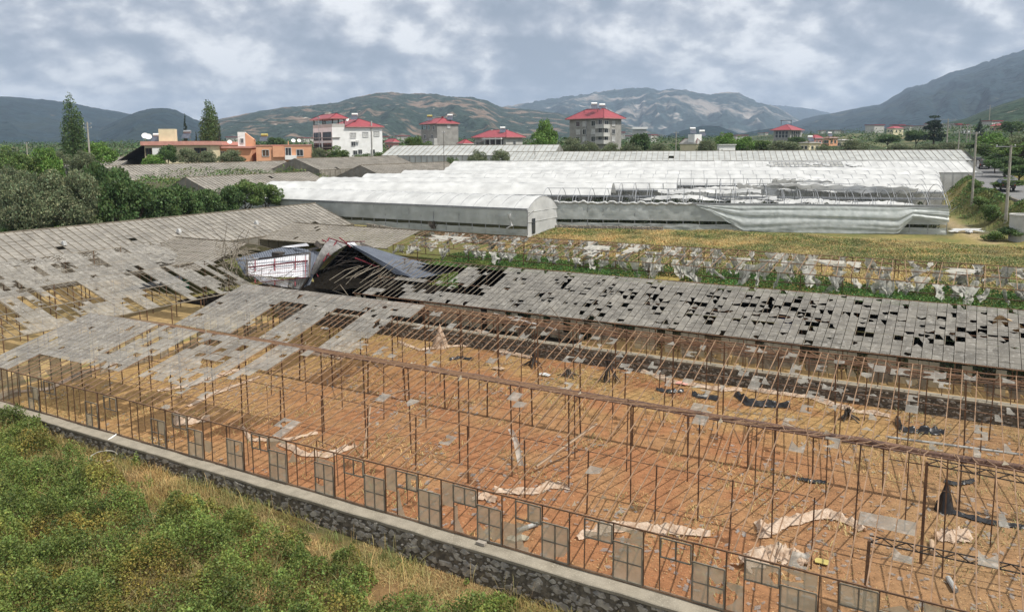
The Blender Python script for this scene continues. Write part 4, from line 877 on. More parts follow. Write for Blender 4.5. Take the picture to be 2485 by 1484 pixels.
def tree(px, Z, top, wpx, kind, label, group=None, var=None):
    for _ in range(60):
        b = GY(px, 400, Z); s_, t_ = b@U, b@V
        if (-93.5 < s_ < -50 and 20 < t_ < 89) or (-80 < s_ < -55 and t_ < 92): Z += 1.5
        else: break
    x, y = b[0], b[1]; z = float(gz(x, y)); zt = GY(px, top, Z)[2]; h = max(1.5, zt-z); wd = wpx*Z/FP; k = var if var is not None else int(abs(px*7+Z)) % 3
    me = crown_mesh(kind, k); co = {'poplar': .27, 'conifer': .5, 'pine': .7, 'shrubby': 1.05}.get(kind, .92); root = thing(TREE_N[kind][0], label, TREE_N[kind][1], (x, y, z), group)
    sxy = wd/co; root.scale = (sxy, sxy, h); root.rotation_euler = (0, 0, (px*1.7+Z) % 6.28)
    for nm, m_ in (('crown', me), ('trunk', PROTO[('t', kind, k)])):
        o = bpy.data.objects.new(nm, m_); COL.objects.link(o); o.parent = root
    return root
T = [
 (184, 175, 230, 42, 'poplar', 'tall poplar standing alone above the left trees'),
 (514, 218, 246, 38, 'poplar', 'poplar behind the cream house, beside a dark conifer', 1),
 (455, 223, 276, 26, 'conifer', 'thin dark conifer tip behind the water heater of the cream house'),
 (536, 214, 307, 26, 'conifer', 'small dark conifer right of the second poplar'),
 (480, 216, 318, 22, 'conifer', 'small dark conifer left of the second poplar'),
 (20, 150, 352, 80, 'mid', 'bushy green tree at the far left edge, in front of the hills'),
 (60, 118, 350, 90, 'mid', 'mid-green tree left of the tall poplar, upper left'),
 (112, 120, 345, 80, 'bright', 'light green tree just left of the poplar foot'),
 (150, 165, 362, 50, 'olive', 'greyish tree directly left under the poplar'),
 (245, 165, 340, 85, 'bright', 'bright green feathery tree between the poplar and the cream house'),
 (205, 135, 358, 70, 'olive', 'grey-green tree right under the tall poplar'),
 (30, 100, 388, 120, 'olive', 'olive tree at the left edge below the mid-green trees'),
 (110, 96, 400, 130, 'olive', 'broad olive tree left of the dark walnut tree'),
 (190, 94, 400, 110, 'olive', 'olive tree touching the left side of the dark walnut tree'),
 (40, 88, 425, 130, 'olive', 'low olive tree second row from the front, left edge'),
 (135, 85, 440, 140, 'olive', 'pale olive tree in the front row of the grove'),
 (225, 88, 445, 80, 'olive', 'narrow olive tree with yellowing leaves beside the dark hedge'),
 (60, 80, 472, 140, 'olive', 'front olive tree beside the blown grey sheet'),
 (170, 80, 470, 120, 'olive', 'front olive tree above the long glasshouse ridge'),
 (30, 74, 512, 90, 'bright', 'yellow-green bush tree at the left edge beneath the grove'),
 (120, 76, 518, 110, 'mid', 'green bush tree at the foot of the grove'),
 (215, 78, 508, 110, 'mid', 'green bush tree left of the dark hedge foot'),
 (235, 105, 368, 75, 'dark', 'tall dark walnut tree with arching branches above the hedge'),
 (275, 108, 385, 90, 'dark', 'dark broadleaf tree joined to the walnut, in front of the grey roof'),
 (270, 98, 415, 110, 'dark', 'darkest tree at the left end of the hedge'),
 (325, 98, 420, 115, 'dark', 'dark rounded tree second from the left in the hedge'),
 (385, 98, 438, 100, 'dark', 'dark rounded tree in the middle of the hedge'),
 (440, 99, 436, 95, 'dark', 'dark tree in the hedge below the glasshouse gable'),
 (492, 99, 444, 90, 'dark', 'dark tree fifth in the hedge'),
 (545, 99, 440, 90, 'dark', 'dark reddish-tinged tree toward the right of the hedge'),
 (590, 99, 430, 90, 'mid', 'green tree with long arching fronds near the hedge end'),
 (640, 98, 438, 80, 'mid', 'feathery tree at the right end of the hedge, against the white film'),
 (678, 98, 455, 40, 'mid', 'thin frond-like tree tip overlapping the white tunnel'),
 (812, 122, 487, 40, 'dark', 'single dark sprig rising behind the long roof, against the grey film wall'),
 (408, 174, 345, 50, 'dark', 'dark round tree in front of the cream house'),
 (375, 172, 370, 60, 'bright', 'yellow-green low tree below the cream house'),
 (455, 174, 355, 60, 'olive', 'olive tree left of the pair in front of the cream house'),
 (500, 175, 360, 55, 'olive', 'olive tree in the middle in front of the cream house'),
 (560, 175, 358, 75, 'olive', 'broad olive tree left of the orange house'),
 (775, 208, 355, 40, 'olive', 'greyish tree at the left foot of the white house'),
 (818, 210, 352, 70, 'mid', 'green tree before the left corner of the white house'),
 (880, 213, 366, 40, 'shrubby', 'low bush at the foot of the white house wall'),
 (930, 214, 362, 50, 'shrubby', 'bush at the right foot of the white house'),
 (1160, 182, 358, 62, 'olive', 'left of the two round olive trees before the pale greenhouse'),
 (1215, 182, 358, 56, 'olive', 'right of the two round olive trees before the pale greenhouse'),
 (1098, 184, 372, 28, 'shrubby', 'small bush beside white sacks, left of the two olives'),
 (1005, 240, 326, 60, 'mid', 'green tree left of the small grey house'),
 (1040, 240, 342, 60, 'mid', 'low green tree at the foot of the small grey house'),
 (1326, 230, 284, 62, 'bright', 'tall bright green tree left of the big grey house'),
 (1310, 226, 318, 60, 'bright', 'lower bright green tree under the tall one'),
 (1390, 215, 328, 60, 'olive', 'grey-green tree before the left corner of the big grey house'),
 (1430, 212, 338, 60, 'olive', 'olive tree before the big grey house'),
 (1480, 212, 342, 60, 'olive', 'olive tree before the right corner of the big grey house'),
 (1530, 214, 342, 60, 'olive', 'olive tree between the big grey house and the dark pine'),
 (1553, 225, 315, 55, 'dark', 'dark pointed tree right of the big grey house'),
 (1600, 218, 342, 70, 'olive', 'low olive right of the dark pointed tree'),
 (1715, 225, 336, 60, 'olive', 'grey olive in front of the beige gable house'),
 (1757, 240, 318, 62, 'bright', 'bright tree, tallest of the green group right of the white chimney'),
 (1800, 242, 328, 70, 'bright', 'bright rounded tree in the middle of the green group'),
 (1845, 244, 332, 60, 'mid', 'green tree at the right of the green group'),
 (1900, 235, 338, 90, 'olive', 'olive in front of the far red-roofed building'),
 (1930, 300, 328, 50, 'dark', 'dark tree before the far red-roofed building'),
 (2000, 235, 350, 60, 'olive', 'low olive left of the pink houses'),
 (2075, 232, 335, 80, 'olive', 'large round olive right of the pink houses'),
 (2150, 330, 322, 70, 'dark', 'dark flat tree behind the right olives'),
 (2220, 330, 312, 60, 'dark', 'dark tree left of the big pine'),
 (2262, 300, 276, 60, 'pine', 'big dark pine near the end of the road'),
 (2180, 236, 345, 70, 'olive', 'olive left of the road end'),
 (2250, 232, 345, 70, 'olive', 'olive beneath the big pine'),
 (2305, 226, 342, 70, 'olive', 'olive beside the road bend'),
 (2372, 330, 288, 34, 'conifer', 'conifer standing behind the roadside poles'),
 (2450, 330, 290, 60, 'dark', 'dark tree high at the right edge'),
 (2398, 205, 318, 80, 'bright', 'light green tree right of the road end'),
 (2420, 165, 332, 110, 'mid', 'green tree over the road bank, beside the first dark car'),
 (2470, 150, 330, 120, 'mid', 'large green tree at the right edge above the cars'),
 (2440, 140, 375, 90, 'dark', 'dark green tree on the right road bank'),
 (2475, 128, 395, 80, 'dark', 'dark tree at the right edge beside the road'),
 (2415, 150, 368, 50, 'dark', 'small dark tree on the bank behind the parked car'),
 (2390, 112, 470, 60, 'shrubby', 'bush on the embankment behind the concrete pole'),
 (2420, 104, 490, 60, 'shrubby', 'dry bush on the embankment right of the path'),
 (2372, 122, 452, 36, 'shrubby', 'bush at the foot of the second pole'),
 (2470, 92, 548, 70, 'dark', 'dark shrub at the right edge below the round tank'),
 (2425, 92, 562, 60, 'shrubby', 'green shrub left of the dark shrub at the right edge'),
 (2462, 175, 322, 90, 'olive', 'grey-green tree among the right roadside trees, above the nearest pole'),
 (2425, 215, 338, 70, 'dark', 'dark tree squeezed between the two light green roadside trees'),
 (2455, 115, 430, 80, 'mid', 'green bush-like tree beside the road at the right edge'),
 (2350, 260, 345, 50, 'mid', 'green tree just right of the road bend'),
 (2140, 520, 342, 40, 'mid', 'small tree before the distant row of white greenhouses'),
 (1645, 330, 346, 50, 'mid', 'low tree behind the thin pole'),
 (672, 320, 328, 46, 'dark', 'dark tree between the orange house and the white house'),
]
for x in T: tree(*x[:6], None, x[6] if len(x) > 6 else None)
# leafy clumps for stuff
def leafstuff(name, label, cat, n, fn, size, m, seed, up=.3, lo=.6, hi=1.4):
    r = np.random.default_rng(seed); cen, keep = fn(n, r); cen = cen[keep]; cc = leafcols(len(cen), r, None, lo, hi); pt = fbm(cen[:, 0]*.55, cen[:, 1]*.55, 4, seed); cc[:, 0] *= .85+.5*sm(pt, .45, .7); cc *= (.55+.85*vnoise(cen[:, 0]*1.6, cen[:, 1]*1.6, seed))[:, None]; o = fastmesh(name, leafquads(cen, np.full(len(cen), size), r, up), 4, m, cols=cc); tag(o, label, cat, kind='stuff'); return o
def woods(n, r):
    a = r.uniform(-.95, .95, n); d = 260+1500*r.random(n)**1.6; x = np.sin(a)*d; y = np.cos(a)*d; k = fbm(x*.012, y*.02, 4, 9)
    h = (3.2+4*vnoise(x*.10, y*.10, 3))*sm(k, .46, .56)*(.4+.6*vnoise(x*.3, y*.3, 4)); z = gz(x, y)+h*r.random(n)**.5; xr, _ = road_info(x, y); return np.stack([x, y, z], 1), (h > 1.2) & (np.abs(x-xr) > 10)
leafstuff('far_woods', 'far-off mixed woods and orchards filling the valley floor', 'woods', 190000, woods, .5, LM['dark'], 500, lo=.5, hi=1.6)
def orchard(n, r):
    a = r.uniform(-.62, .66, n); d = 205+90*r.random(n); x = np.sin(a)*d; y = np.cos(a)*d; k = vnoise(x*.16, y*.16, 13); h = (1.2+3.0*vnoise(x*.2, y*.2, 31))*sm(k, .35, .55); z = gz(x, y)+h*r.random(n)**.5; xr, _ = road_info(x, y); q = x*P2[0]+y*P2[1]; return np.stack([x, y, z], 1), (h > .7) & (np.abs(x-xr) > 6) & ((q > Q0+120) | (x < -40)) 
leafstuff('orchard_undergrowth', 'grey-green orchard undergrowth among the houses', 'undergrowth', 60000, orchard, .24, LM['olive'], 501)
def grove(n, r):
    s = r.uniform(-150, -93, n); t_ = r.uniform(20, 125, n); x = s*U[0]+t_*V[0]; y = s*U[1]+t_*V[1]; h = 2.6*vnoise(x*.25, y*.25, 41)*sm(vnoise(x*.1, y*.1, 42), .2, .5); return np.stack([x, y, gz(x, y)+h*r.random(n)**.5], 1), h > .3
leafstuff('grove_undergrowth', 'tangled green undergrowth between the grove trees on the left', 'undergrowth', 60000, grove, .16, LM['mid'], 502)
def bank(n, r):
    y = r.uniform(80, 240, n); xr, zr = road_info(0, y); sd = r.random(n) < .35; x = np.where(sd, xr-3.9-r.exponential(1.3, n), xr+4.2+r.random(n)**1.5*26); h = (.3+np.where(sd, .5, 2.6)*vnoise(x*.4, y*.3, 51))*sm(vnoise(x*.2+3, y*.2, 52), .25, .6); return np.stack([x, y, gz(x, y)+h*r.random(n)**.5], 1), h > .2
leafstuff('roadside_scrub', 'green and dry scrub along the road banks on the right', 'scrub', 60000, bank, .13, LM['mid'], 503)
def inm(n, r):
    s = r.uniform(-32, 9, n); t_ = r.uniform(50, 62, n); x = s*U[0]+t_*V[0]; y = s*U[1]+t_*V[1]; h = 1.5*vnoise(s*.5, t_*.5, 61)*sm(vnoise(s*.3, t_*.3, 62), .45, .6); return np.stack([x, y, 1+h*r.random(n)**.6], 1), h > .2
leafstuff('weeds_under_glass', 'dark dried weeds under the holed grey roof', 'weeds', 45000, inm, .07, LM['vine'], 504)
def weeds(n, r):
    s = r.uniform(-50, 10, n); t_ = r.uniform(62.7, 76.5, n); x = s*U[0]+t_*V[0]; y = s*U[1]+t_*V[1]; h = (.45+.8*vnoise(s*.5, t_*.5, 63))*sm(vnoise(s*.25, t_*.25, 64), .12, .4); return np.stack([x, y, gz(x, y)+h*r.random(n)**.6], 1), h > .15
leafstuff('green_weeds', 'dense green weeds below the torn white plastic', 'weeds', 90000, weeds, .08, LM['weeds'], 505)
# vine rows under the bare hoops
for k_, (qq, h) in enumerate(((1.3, 2.7), (3.3, 3.0), (5.2, 3.0), (7.2, 3.1), (10.5, 2.9), (13, 2.9))):
    r = np.random.default_rng(600+k_); n = 16000; a = r.uniform(aL+.5, aR-.6, n); hh = r.random(n)**.7*h*(.62+.5*vnoise(a*.9, a*0+k_, 66)); cen = P1*a[:, None]+P2*(Q0+qq+r.normal(0, .28, n))[:, None]; cen[:, 2] = zfield(Q0+qq)+hh
    rt = thing('vine_row', ['crop row nearest the grey film wall under the bare hoops', 'second crop row under the bare hoops', 'third crop row under the bare hoops', 'fourth crop row under the bare hoops', 'first crop row under the half-stripped tunnel', 'second crop row under the half-stripped tunnel'][k_], 'crop row', A_((aL+aR)/2, Q0+qq, zfield(Q0+qq)), 'rows of climbing crops in the tunnels')
    fastmesh('foliage', leafquads(cen-ORG[rt.name], np.full(n, .12), r), 4, LM['vine'], parent=rt, cols=leafcols(n, r))
    run(A_, aL+.5, aR-.6, Q0+qq, zfield(Q0+qq)+2.8, .02, seed=k_, bar=True, wob=.02).build('wire', M['metal'], rt)
# foreground shrubs and grass
def visf(P, m=60):
    x, y, Z = proj(P); return (x > -m) & (x < 2485+m) & (y > -m) & (y < 1484+m+60)
def zoneg(s, t_):   # 1 green shrub zone, towards camera; 0 dry belt by the wall
    d = 22.2-t_; return sm(d+3.4*(fbm(s*.45, t_*.45, 4, 70)-.5)*2, 1.0+1.1*sm(s, -42, -30), 1.9+1.6*sm(s, -42, -30))
def rnd_out(n, r):
    s = r.uniform(-56, 2, n); t_ = 22.15-(r.random(n))*13.5; x = s*U[0]+t_*V[0]; y = s*U[1]+t_*V[1]; return s, t_, x, y
def shrubs(n, r):
    s, t_, x, y = rnd_out(n, r); g = zoneg(s, t_); cl = vnoise(s*1.15, t_*1.15, 71); cl2 = vnoise(s*3, t_*3, 72); h = g*(.10+1.3*cl**1.7+.40*cl2+.42*vnoise(s*7, t_*7, 77)**2)*sm(cl+.5*cl2, .38, .62); hh = h*r.random(n)**.42; P = np.stack([x, y, gz(x, y)+hh], 1); return P, (h > .12) & visf(P) & (r.random(n) < .25+.75*sm(fbm(s*.7, t_*.7, 4, 73), .36, .50))
leafstuff('shrubs', 'dense low green shrubs covering the lower left corner', 'shrubs', 900000, shrubs, .043, LM['shrub'], 510, up=.8, lo=.55, hi=1.5)
def shrubs2(n, r):
    s, t_, x, y = rnd_out(n, r); g = zoneg(s, t_); cl = vnoise(s*.8+9, t_*.8, 74); h = g*(.15+.75*cl)*sm(cl, .5, .7); P = np.stack([x, y, gz(x, y)+h*r.random(n)**.5], 1); return P, (h > .2) & visf(P)
leafstuff('dark_shrubs', 'darker olive-green shrubs mixed through the foreground scrub', 'shrubs', 260000, shrubs2, .032, LM['mid'], 511, up=.6, lo=.5, hi=1.3)
def blades(name, label, n, fn, m, seed, w=.008, lay=.5, cat='grass'):
    r = np.random.default_rng(seed); B, h, keep = fn(n, r); B = B[keep]; h = h[keep]; n = len(B); a = r.uniform(0, 6.28, n); ln = np.abs(r.normal(lay, .35, n)); d = np.stack([np.cos(a)*ln*h, np.sin(a)*ln*h, h], 1); sd = np.stack([-np.sin(a), np.cos(a), 0*a], 1)*(w*r.uniform(.7, 1.6, n))[:, None]
    mid = B+d*.55+np.array([0, 0, 1])*(h*.12)[:, None]; tip = B+d*[1, 1, .82]
    v = np.stack([B-sd, B+sd, mid+sd*.8, mid-sd*.8, mid-sd*.8, mid+sd*.8, tip+sd*.2, tip-sd*.2], 1).reshape(-1, 3); cc = leafcols(n, r, None, .6, 1.45); pt = fbm(B[:, 0]*.5, B[:, 1]*.5, 4, seed); cc *= (.62+.75*pt)[:, None]; cc[:, 0] *= .8+.4*pt; o = fastmesh(name, v, 4, m, cols=np.repeat(cc, 2, 0)); tag(o, label, cat, kind='stuff')
def drygr(n, r):
    s, t_, x, y = rnd_out(n, r); g = zoneg(s, t_); k = fbm(s*.5, t_*.5, 4, 75); h = (.08+.26*r.random(n))*(.45+.55*sm(22.2-t_, .2, 1.6))*(1-.35*g)*sm(k, .25, .5)*(1-.3*(s < -44)); P = np.stack([x, y, gz(x, y)], 1); return P, h, (h > .07) & visf(P)
blades('dry_grass', 'flattened dry straw grass along the foot of the foreground wall', 260000, drygr, LM['dry'], 520, lay=1.3, w=.006)
def grgr(n, r):
    s, t_, x, y = rnd_out(n, r); k = fbm(s*.3+7, t_*.3, 4, 76); h = (.15+.45*r.random(n))*sm(k+.35*sm(-s, 30, 42), .44, .58); P = np.stack([x, y, gz(x, y)], 1); return P, h, (h > .1) & visf(P)
blades('green_grass', 'tall green grass tufts at the left part of the foreground scrub', 110000, grgr, LM['grass'], 521, lay=.8)
def fieldg(n, r):
    s = r.uniform(-52, 34, n); t_ = r.uniform(74, 104, n); x = s*U[0]+t_*V[0]; y = s*U[1]+t_*V[1]; q = x*P2[0]+y*P2[1]; h = .12+.30*r.random(n)*vnoise(s*.5, t_*.5, 79); P = np.stack([x, y, gz(x, y)], 1); return P, h, (q < Q0-.5) & visf(P) & (x < 60)
blades('field_grass', 'windblown yellow grass of the field before the white tunnels', 300000, fieldg, LM['dry'], 522, w=.022, lay=1.2)
def fieldg2(n, r):
    P, h, k = fieldg(n, r); nn = fbm(P[:, 0]*.15, P[:, 1]*.2, 4, 80); return P, h*1.0, k & (nn+.12*(r.random(n)-.5) > .53)
blades('green_field_grass', 'green streaks of grass in the yellow field', 260000, fieldg2, LM['weeds'], 523, w=.022, lay=1.0)
def inw(n, r):
    s = r.uniform(-48, 9, n); t_ = r.uniform(23.2, 47.6, n); x = s*U[0]+t_*V[0]; y = s*U[1]+t_*V[1]; k = fbm(s*.6, t_*.6, 3, 82); h = .05+.18*r.random(n); P = np.stack([x, y, gz(x, y)], 1); return P, h, (k > .56) & visf(P)
blades('withered_weeds', 'withered weeds scattered over the red soil inside the bare frame', 60000, inw, LM['dry'], 524, w=.010, lay=1.1, cat='weeds')
# straw litter and clods on the red soil
r = np.random.default_rng(530); n = 48000; s = r.uniform(-48, 9, n); t_ = r.uniform(23.1, 47.6, n); x = s*U[0]+t_*V[0]; y = s*U[1]+t_*V[1]; cen = np.stack([x, y, gz(x, y)+.035], 1); cols = np.where(r.random(n)[:, None] < .5, np.array([[1.6, 1.5, 1.25]]), np.array([[.8, .6, .4]]))*r.uniform(.6, 1.2, n)[:, None]
tag(fastmesh('straw_litter', leafquads(cen, np.full(n, .028), r, 3), 4, mat('litter', (.40, .30, .19), (.30, .20, .12), .9, 5, attr='Col'), cols=cols), 'pale straw and leaf litter strewn over the red soil', 'litter', kind='stuff')
n = 5000; s = r.uniform(-48, 9, n); t_ = r.uniform(23.1, 47.6, n); x = s*U[0]+t_*V[0]; y = s*U[1]+t_*V[1]; keep = fbm(s*.25, t_*.25, 3, 91)+.15*sm(s, -14, 2) > .55; cen = np.stack([x, y, gz(x, y)+.04], 1)[keep]
tag(fastmesh('broken_glass', leafquads(cen, np.full(len(cen), .13), r, 6), 4, MC['glass_shard'], cols=None), 'broken glass pieces lying on the soil inside the bare frame', 'broken glass', kind='stuff')
# ------------------------------------------------------------------ wrecked shed of sheet metal
def zc(x, y): return ((900+x/2.761)/1.6483, (950+y/2.761)/1.6483)
def zp(x, y, t_): return RTV(*zc(x, y), t_)
def corrug(a, b, c, d, n, depth=.05, along='v', bend=0.):
    """sheet a-b (first edge) to d-c, ribs run a->d"""
    a, b, c, d = [np.asarray(v, float) for v in (a, b, c, d)]; nn = np.cross(b-a, d-a); nn /= np.linalg.norm(nn); m_ = 8; P = np.zeros((n*3+1, m_, 3))
    for i in range(n*3+1):
        u = i/(n*3); o = depth*(1 if i % 3 == 1 else 0)
        for j in range(m_): v = j/(m_-1); P[i, j] = (a*(1-u)+b*u)*(1-v)+(d*(1-u)+c*u)*v+nn*(o+bend*math.sin(math.pi*v)+.03*math.sin(u*7+v*5))
    return MB().grid(P)
SHD = thing('collapsed_shed', 'collapsed shed of blue-grey sheet metal over a dark hollow, fallen among the glasshouses', 'shed', W(-40, 54, 1))
corrug(zp(1385, 75, 55.2), zp(1640, 112, 58.5), zp(2520, 380, 57.5), zp(2060, 455, 52.2), 26, .05).build('roof_sheet', M['corr'], SHD, solid=.02)
corrug(zp(1385, 75, 55.2), zp(1430, 120, 54.8), zp(1880, 400, 52.6), zp(2080, 440, 52.2), 6, .04).build('roof_sheet', M['corr'], SHD, solid=.02)
corrug(zp(1340, 55, 57.5), zp(1420, 40, 57.8), zp(1480, 110, 56.8), zp(1445, 128, 56.4), 4, .03).build('ridge_cap', M['corrw'], SHD)
MB().poly([zp(1495, 48, 58), zp(1640, 108, 58), zp(1610, 138, 57.6), zp(1490, 78, 57.6)]).build('flashing', M['dark'], SHD)
# under side of the tipped half: pale lining and purlins, hollow shade put in as black sheets
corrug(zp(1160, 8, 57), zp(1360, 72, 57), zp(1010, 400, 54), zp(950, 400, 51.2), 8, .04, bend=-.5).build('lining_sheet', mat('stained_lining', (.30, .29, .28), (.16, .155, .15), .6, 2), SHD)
corrug(zp(1360, 72, 57.2), zp(1740, 330, 58.5), zp(1500, 400, 60.5), zp(1060, 370, 60), 14, .05).build('inner_shade_sheet', M['shadeblk'], SHD)  # inner sheet coloured black for the shade under the roof
hl = MB(); hl.poly([zp(950, 380, 56.5), zp(1400, 250, 60.2), zp(1900, 400, 60.2), zp(2400, 430, 57), zp(2080, 590, 51), zp(1000, 540, 50)]); hl.build('hollow_shade', M['shadeblk'], SHD)  # added black polygon painting the shade inside the hollow
fl = MB(); fl.grid(np.array([[onground(W(a, b, 0), .07) for b in np.linspace(48.6, 63, 12)] for a in np.linspace(-66, -23, 40)])); fl.build('ground_shade_sheet', M['shadeblk'], SHD)  # added black floor sheet standing in for shade on the ground
rf = Many('red_frame_bar', M['redst'], SHD)
for p, q in (((1150, 5), (1345, 72)), ((1345, 72), (1388, 105)), ((1150, 5), (990, 290)), ((1232, 42), (1085, 262)), ((1072, 25), (1260, 112)), ((1340, 48), (1540, 42)), ((1100, 90), (1200, 130)), ((1050, 165), (1160, 200)), ((1262, 0), (1345, 62)), ((990, 290), (945, 400)), ((1435, 225), (1700, 325)), ((1000, 375), (1042, 465))):
    rf.add(MB().bar(zp(*p, 56.5 if p[1] < 200 else 54), zp(*q, 56.4 if q[1] < 200 else 54.), .09))
rf.done()
ir = Many('purlin', M['dark'], SHD)
for k in range(7): ir.add(MB().bar(zp(1120+k*30, 95+k*52, 56.8), zp(1480+k*30, 130+k*42, 58.0), .06))
for k in range(5): ir.add(MB().bar(zp(1080+k*60, 380-k*30, 56), zp(1300+k*80, 120+k*40, 57.6), .05))
ir.done()
LFT = thing('fallen_sheet_roof', 'blue-grey ribbed roof sheet lying behind the white panel with purple frame', 'roof sheet', W(-47, 53, 1))
corrug(zp(190, 205, 55.5), zp(720, 88, 57), zp(900, 330, 52.0), zp(250, 430, 51.4), 22, .05).build('roof_sheet', M['corr'], LFT, solid=.02)
corrug(zp(700, 90, 57), zp(1075, 165, 57), zp(940, 520, 51.8), zp(820, 560, 51.2), 12, .05).build('roof_sheet', M['corr'], LFT, solid=.02)
corrug(zp(110, 225, 54.5), zp(215, 215, 55), zp(260, 430, 51.2), zp(225, 420, 51), 4, .05).build('roof_sheet', M['corr'], LFT, solid=.02)
corrug(zp(980, 75, 56.8), zp(1015, 25, 57.5), zp(1085, 95, 57.2), zp(1040, 120, 56.5), 5, .05).build('bent_sheet', M['dark'], LFT)
MB().poly([zp(905, 128, 57.1), zp(1075, 88, 57), zp(1072, 112, 56.6), zp(905, 160, 56.8)]).build('flashing', M['dark'], LFT)
MB().box(zp(590, 185, 55), 1.0, .8, .45, U, V).build('roof_box', M['dark'], LFT)
for q in ([(620, 100), (900, 60), (930, 90), (700, 108)], [(640, 180), (700, 178), (720, 195), (640, 205)], [(1090, 85), (1175, 125), (1130, 175), (1080, 165)]):
    MB().poly([zp(*c, 56.9-.2*k) for k, c in enumerate(q)]).build('white_lining', M['corrw'], LFT)
WP = thing('steel_panel', 'upright white tiled-sheet panel in a dark frame with purple-red rails', 'wall panel', W(-46.5, 50.5, 1))
corrug(zp(250, 262, 52.5), zp(930, 185, 52.8), zp(925, 440, 50.6), zp(262, 420, 50.6), 34, .045).build('panel_sheet', M['corrw'], WP)
corrug(zp(300, 418, 50.6), zp(700, 470, 50.6), zp(700, 550, 50.6), zp(420, 505, 50.6), 16, .045).build('panel_sheet', M['corrw'], WP)
corrug(zp(700, 468, 50.7), zp(925, 430, 50.7), zp(830, 570, 50.4), zp(715, 548, 50.5), 7, .06).build('bent_sheet', mat('dull_sheet', (.28, .28, .27), None, .5, 2), WP)
fr = Many('dark_frame_bar', M['dark'], WP)
for p, q in (((243, 250), (938, 168)), ((938, 168), (932, 440)), ((243, 250), (246, 420)), ((932, 430), (845, 560))): fr.add(MB().bar(zp(*p, 50.35 if p[1] > 300 else 52.2), zp(*q, 50.35 if q[1] > 300 else 52.2), .16))
fr.done()
MB().poly([zp(245, 238, 52.2), zp(370, 222, 52.2), zp(370, 236, 52.1), zp(245, 252, 52.1)]).build('white_lining', M['corrw'], WP); MB().poly([zp(640, 205, 52.2), zp(940, 160, 52.2), zp(940, 170, 52.1), zp(640, 214, 52.1)]).build('white_lining', M['corrw'], WP)
rl = Many('purple_rail', M['redst'], WP)
for p, q, w_ in (((248, 330), (912, 255), .13), ((248, 382), (905, 312), .05), ((262, 418), (915, 365), .05), ((332, 500), (880, 440), .07), ((333, 250), (333, 500), .08), ((550, 235), (550, 525), .1), ((778, 205), (775, 540), .08), ((888, 190), (888, 440), .06)): rl.add(MB().bar(zp(*p, 50.3+2*max(0, min(1, (440-p[1])/220))), zp(*q, 50.3+2*max(0, min(1, (440-q[1])/220))), w_))
rl.done()
# tangle of snapped rafters left of the shed
r = np.random.default_rng(700); TW = thing('wreckage', 'tangle of snapped greenhouse bars left of the white tiled panel', 'wreckage', W(-52, 52, .5)); tb = Many('bent_bar', M['rafterg'], TW)
for i in range(150):
    p = zp(r.uniform(-150, 260), r.uniform(60, 520), r.uniform(50, 57)); d = U*r.normal(.8, .8)+V*r.normal(0, .8)+np.array([0, 0, r.normal(-.3, .8)]); tb.add(MB().tube([p, p+d*.6+r.normal(0, .08, 3), p+d*1.4], .028, 4))
for i in range(26):
    p = zp(r.uniform(60, 700), r.uniform(380, 520), r.uniform(48.5, 50)); d = U*r.normal(1.2, .6)+np.array([0, 0, r.normal(-.1, .6)]); tb.add(MB().tube([p, p+d*.8+r.normal(0, .08, 3), p+d*1.5], .024, 4))
for i in range(18):
    p = zp(1200+i*35+r.normal(0, 30), 540-r.uniform(0, 100), 50.5+r.uniform(0, 2)); d = zp(1500+i*40, 250+r.uniform(-30, 60), 54)-p; tb.add(MB().tube([p, p+d*.5+r.normal(0, .15, 3), p+d*r.uniform(.7, 1)], .03, 4))
tb.done()
for k, (x, y, w_) in enumerate(((900, 545, 3), (1330, 640, 4.5))): pass
# fallen black-edged strip across the left bays
BS = corrug(zp(0, 0, 45), zp(10, 0, 45), zp(10, 20, 45), zp(0, 20, 45), 2)
def r4(x, y): return (x/2.926, 546+y/2.926)
bs = MB(); tp = [GZ(*r4(*c), 2.9) for c in ((800, 485), (930, 432), (1060, 405), (1200, 370), (1300, 355))]; bt = [GZ(*r4(*c), 2.5) for c in ((800, 495), (930, 480), (1060, 450), (1200, 430), (1290, 400))]; bs.grid(np.array([tp, bt])); solo(bs, 'black_sheet', M['black'], 'long black plastic strip sagging through the broken left bays', 'plastic sheet')
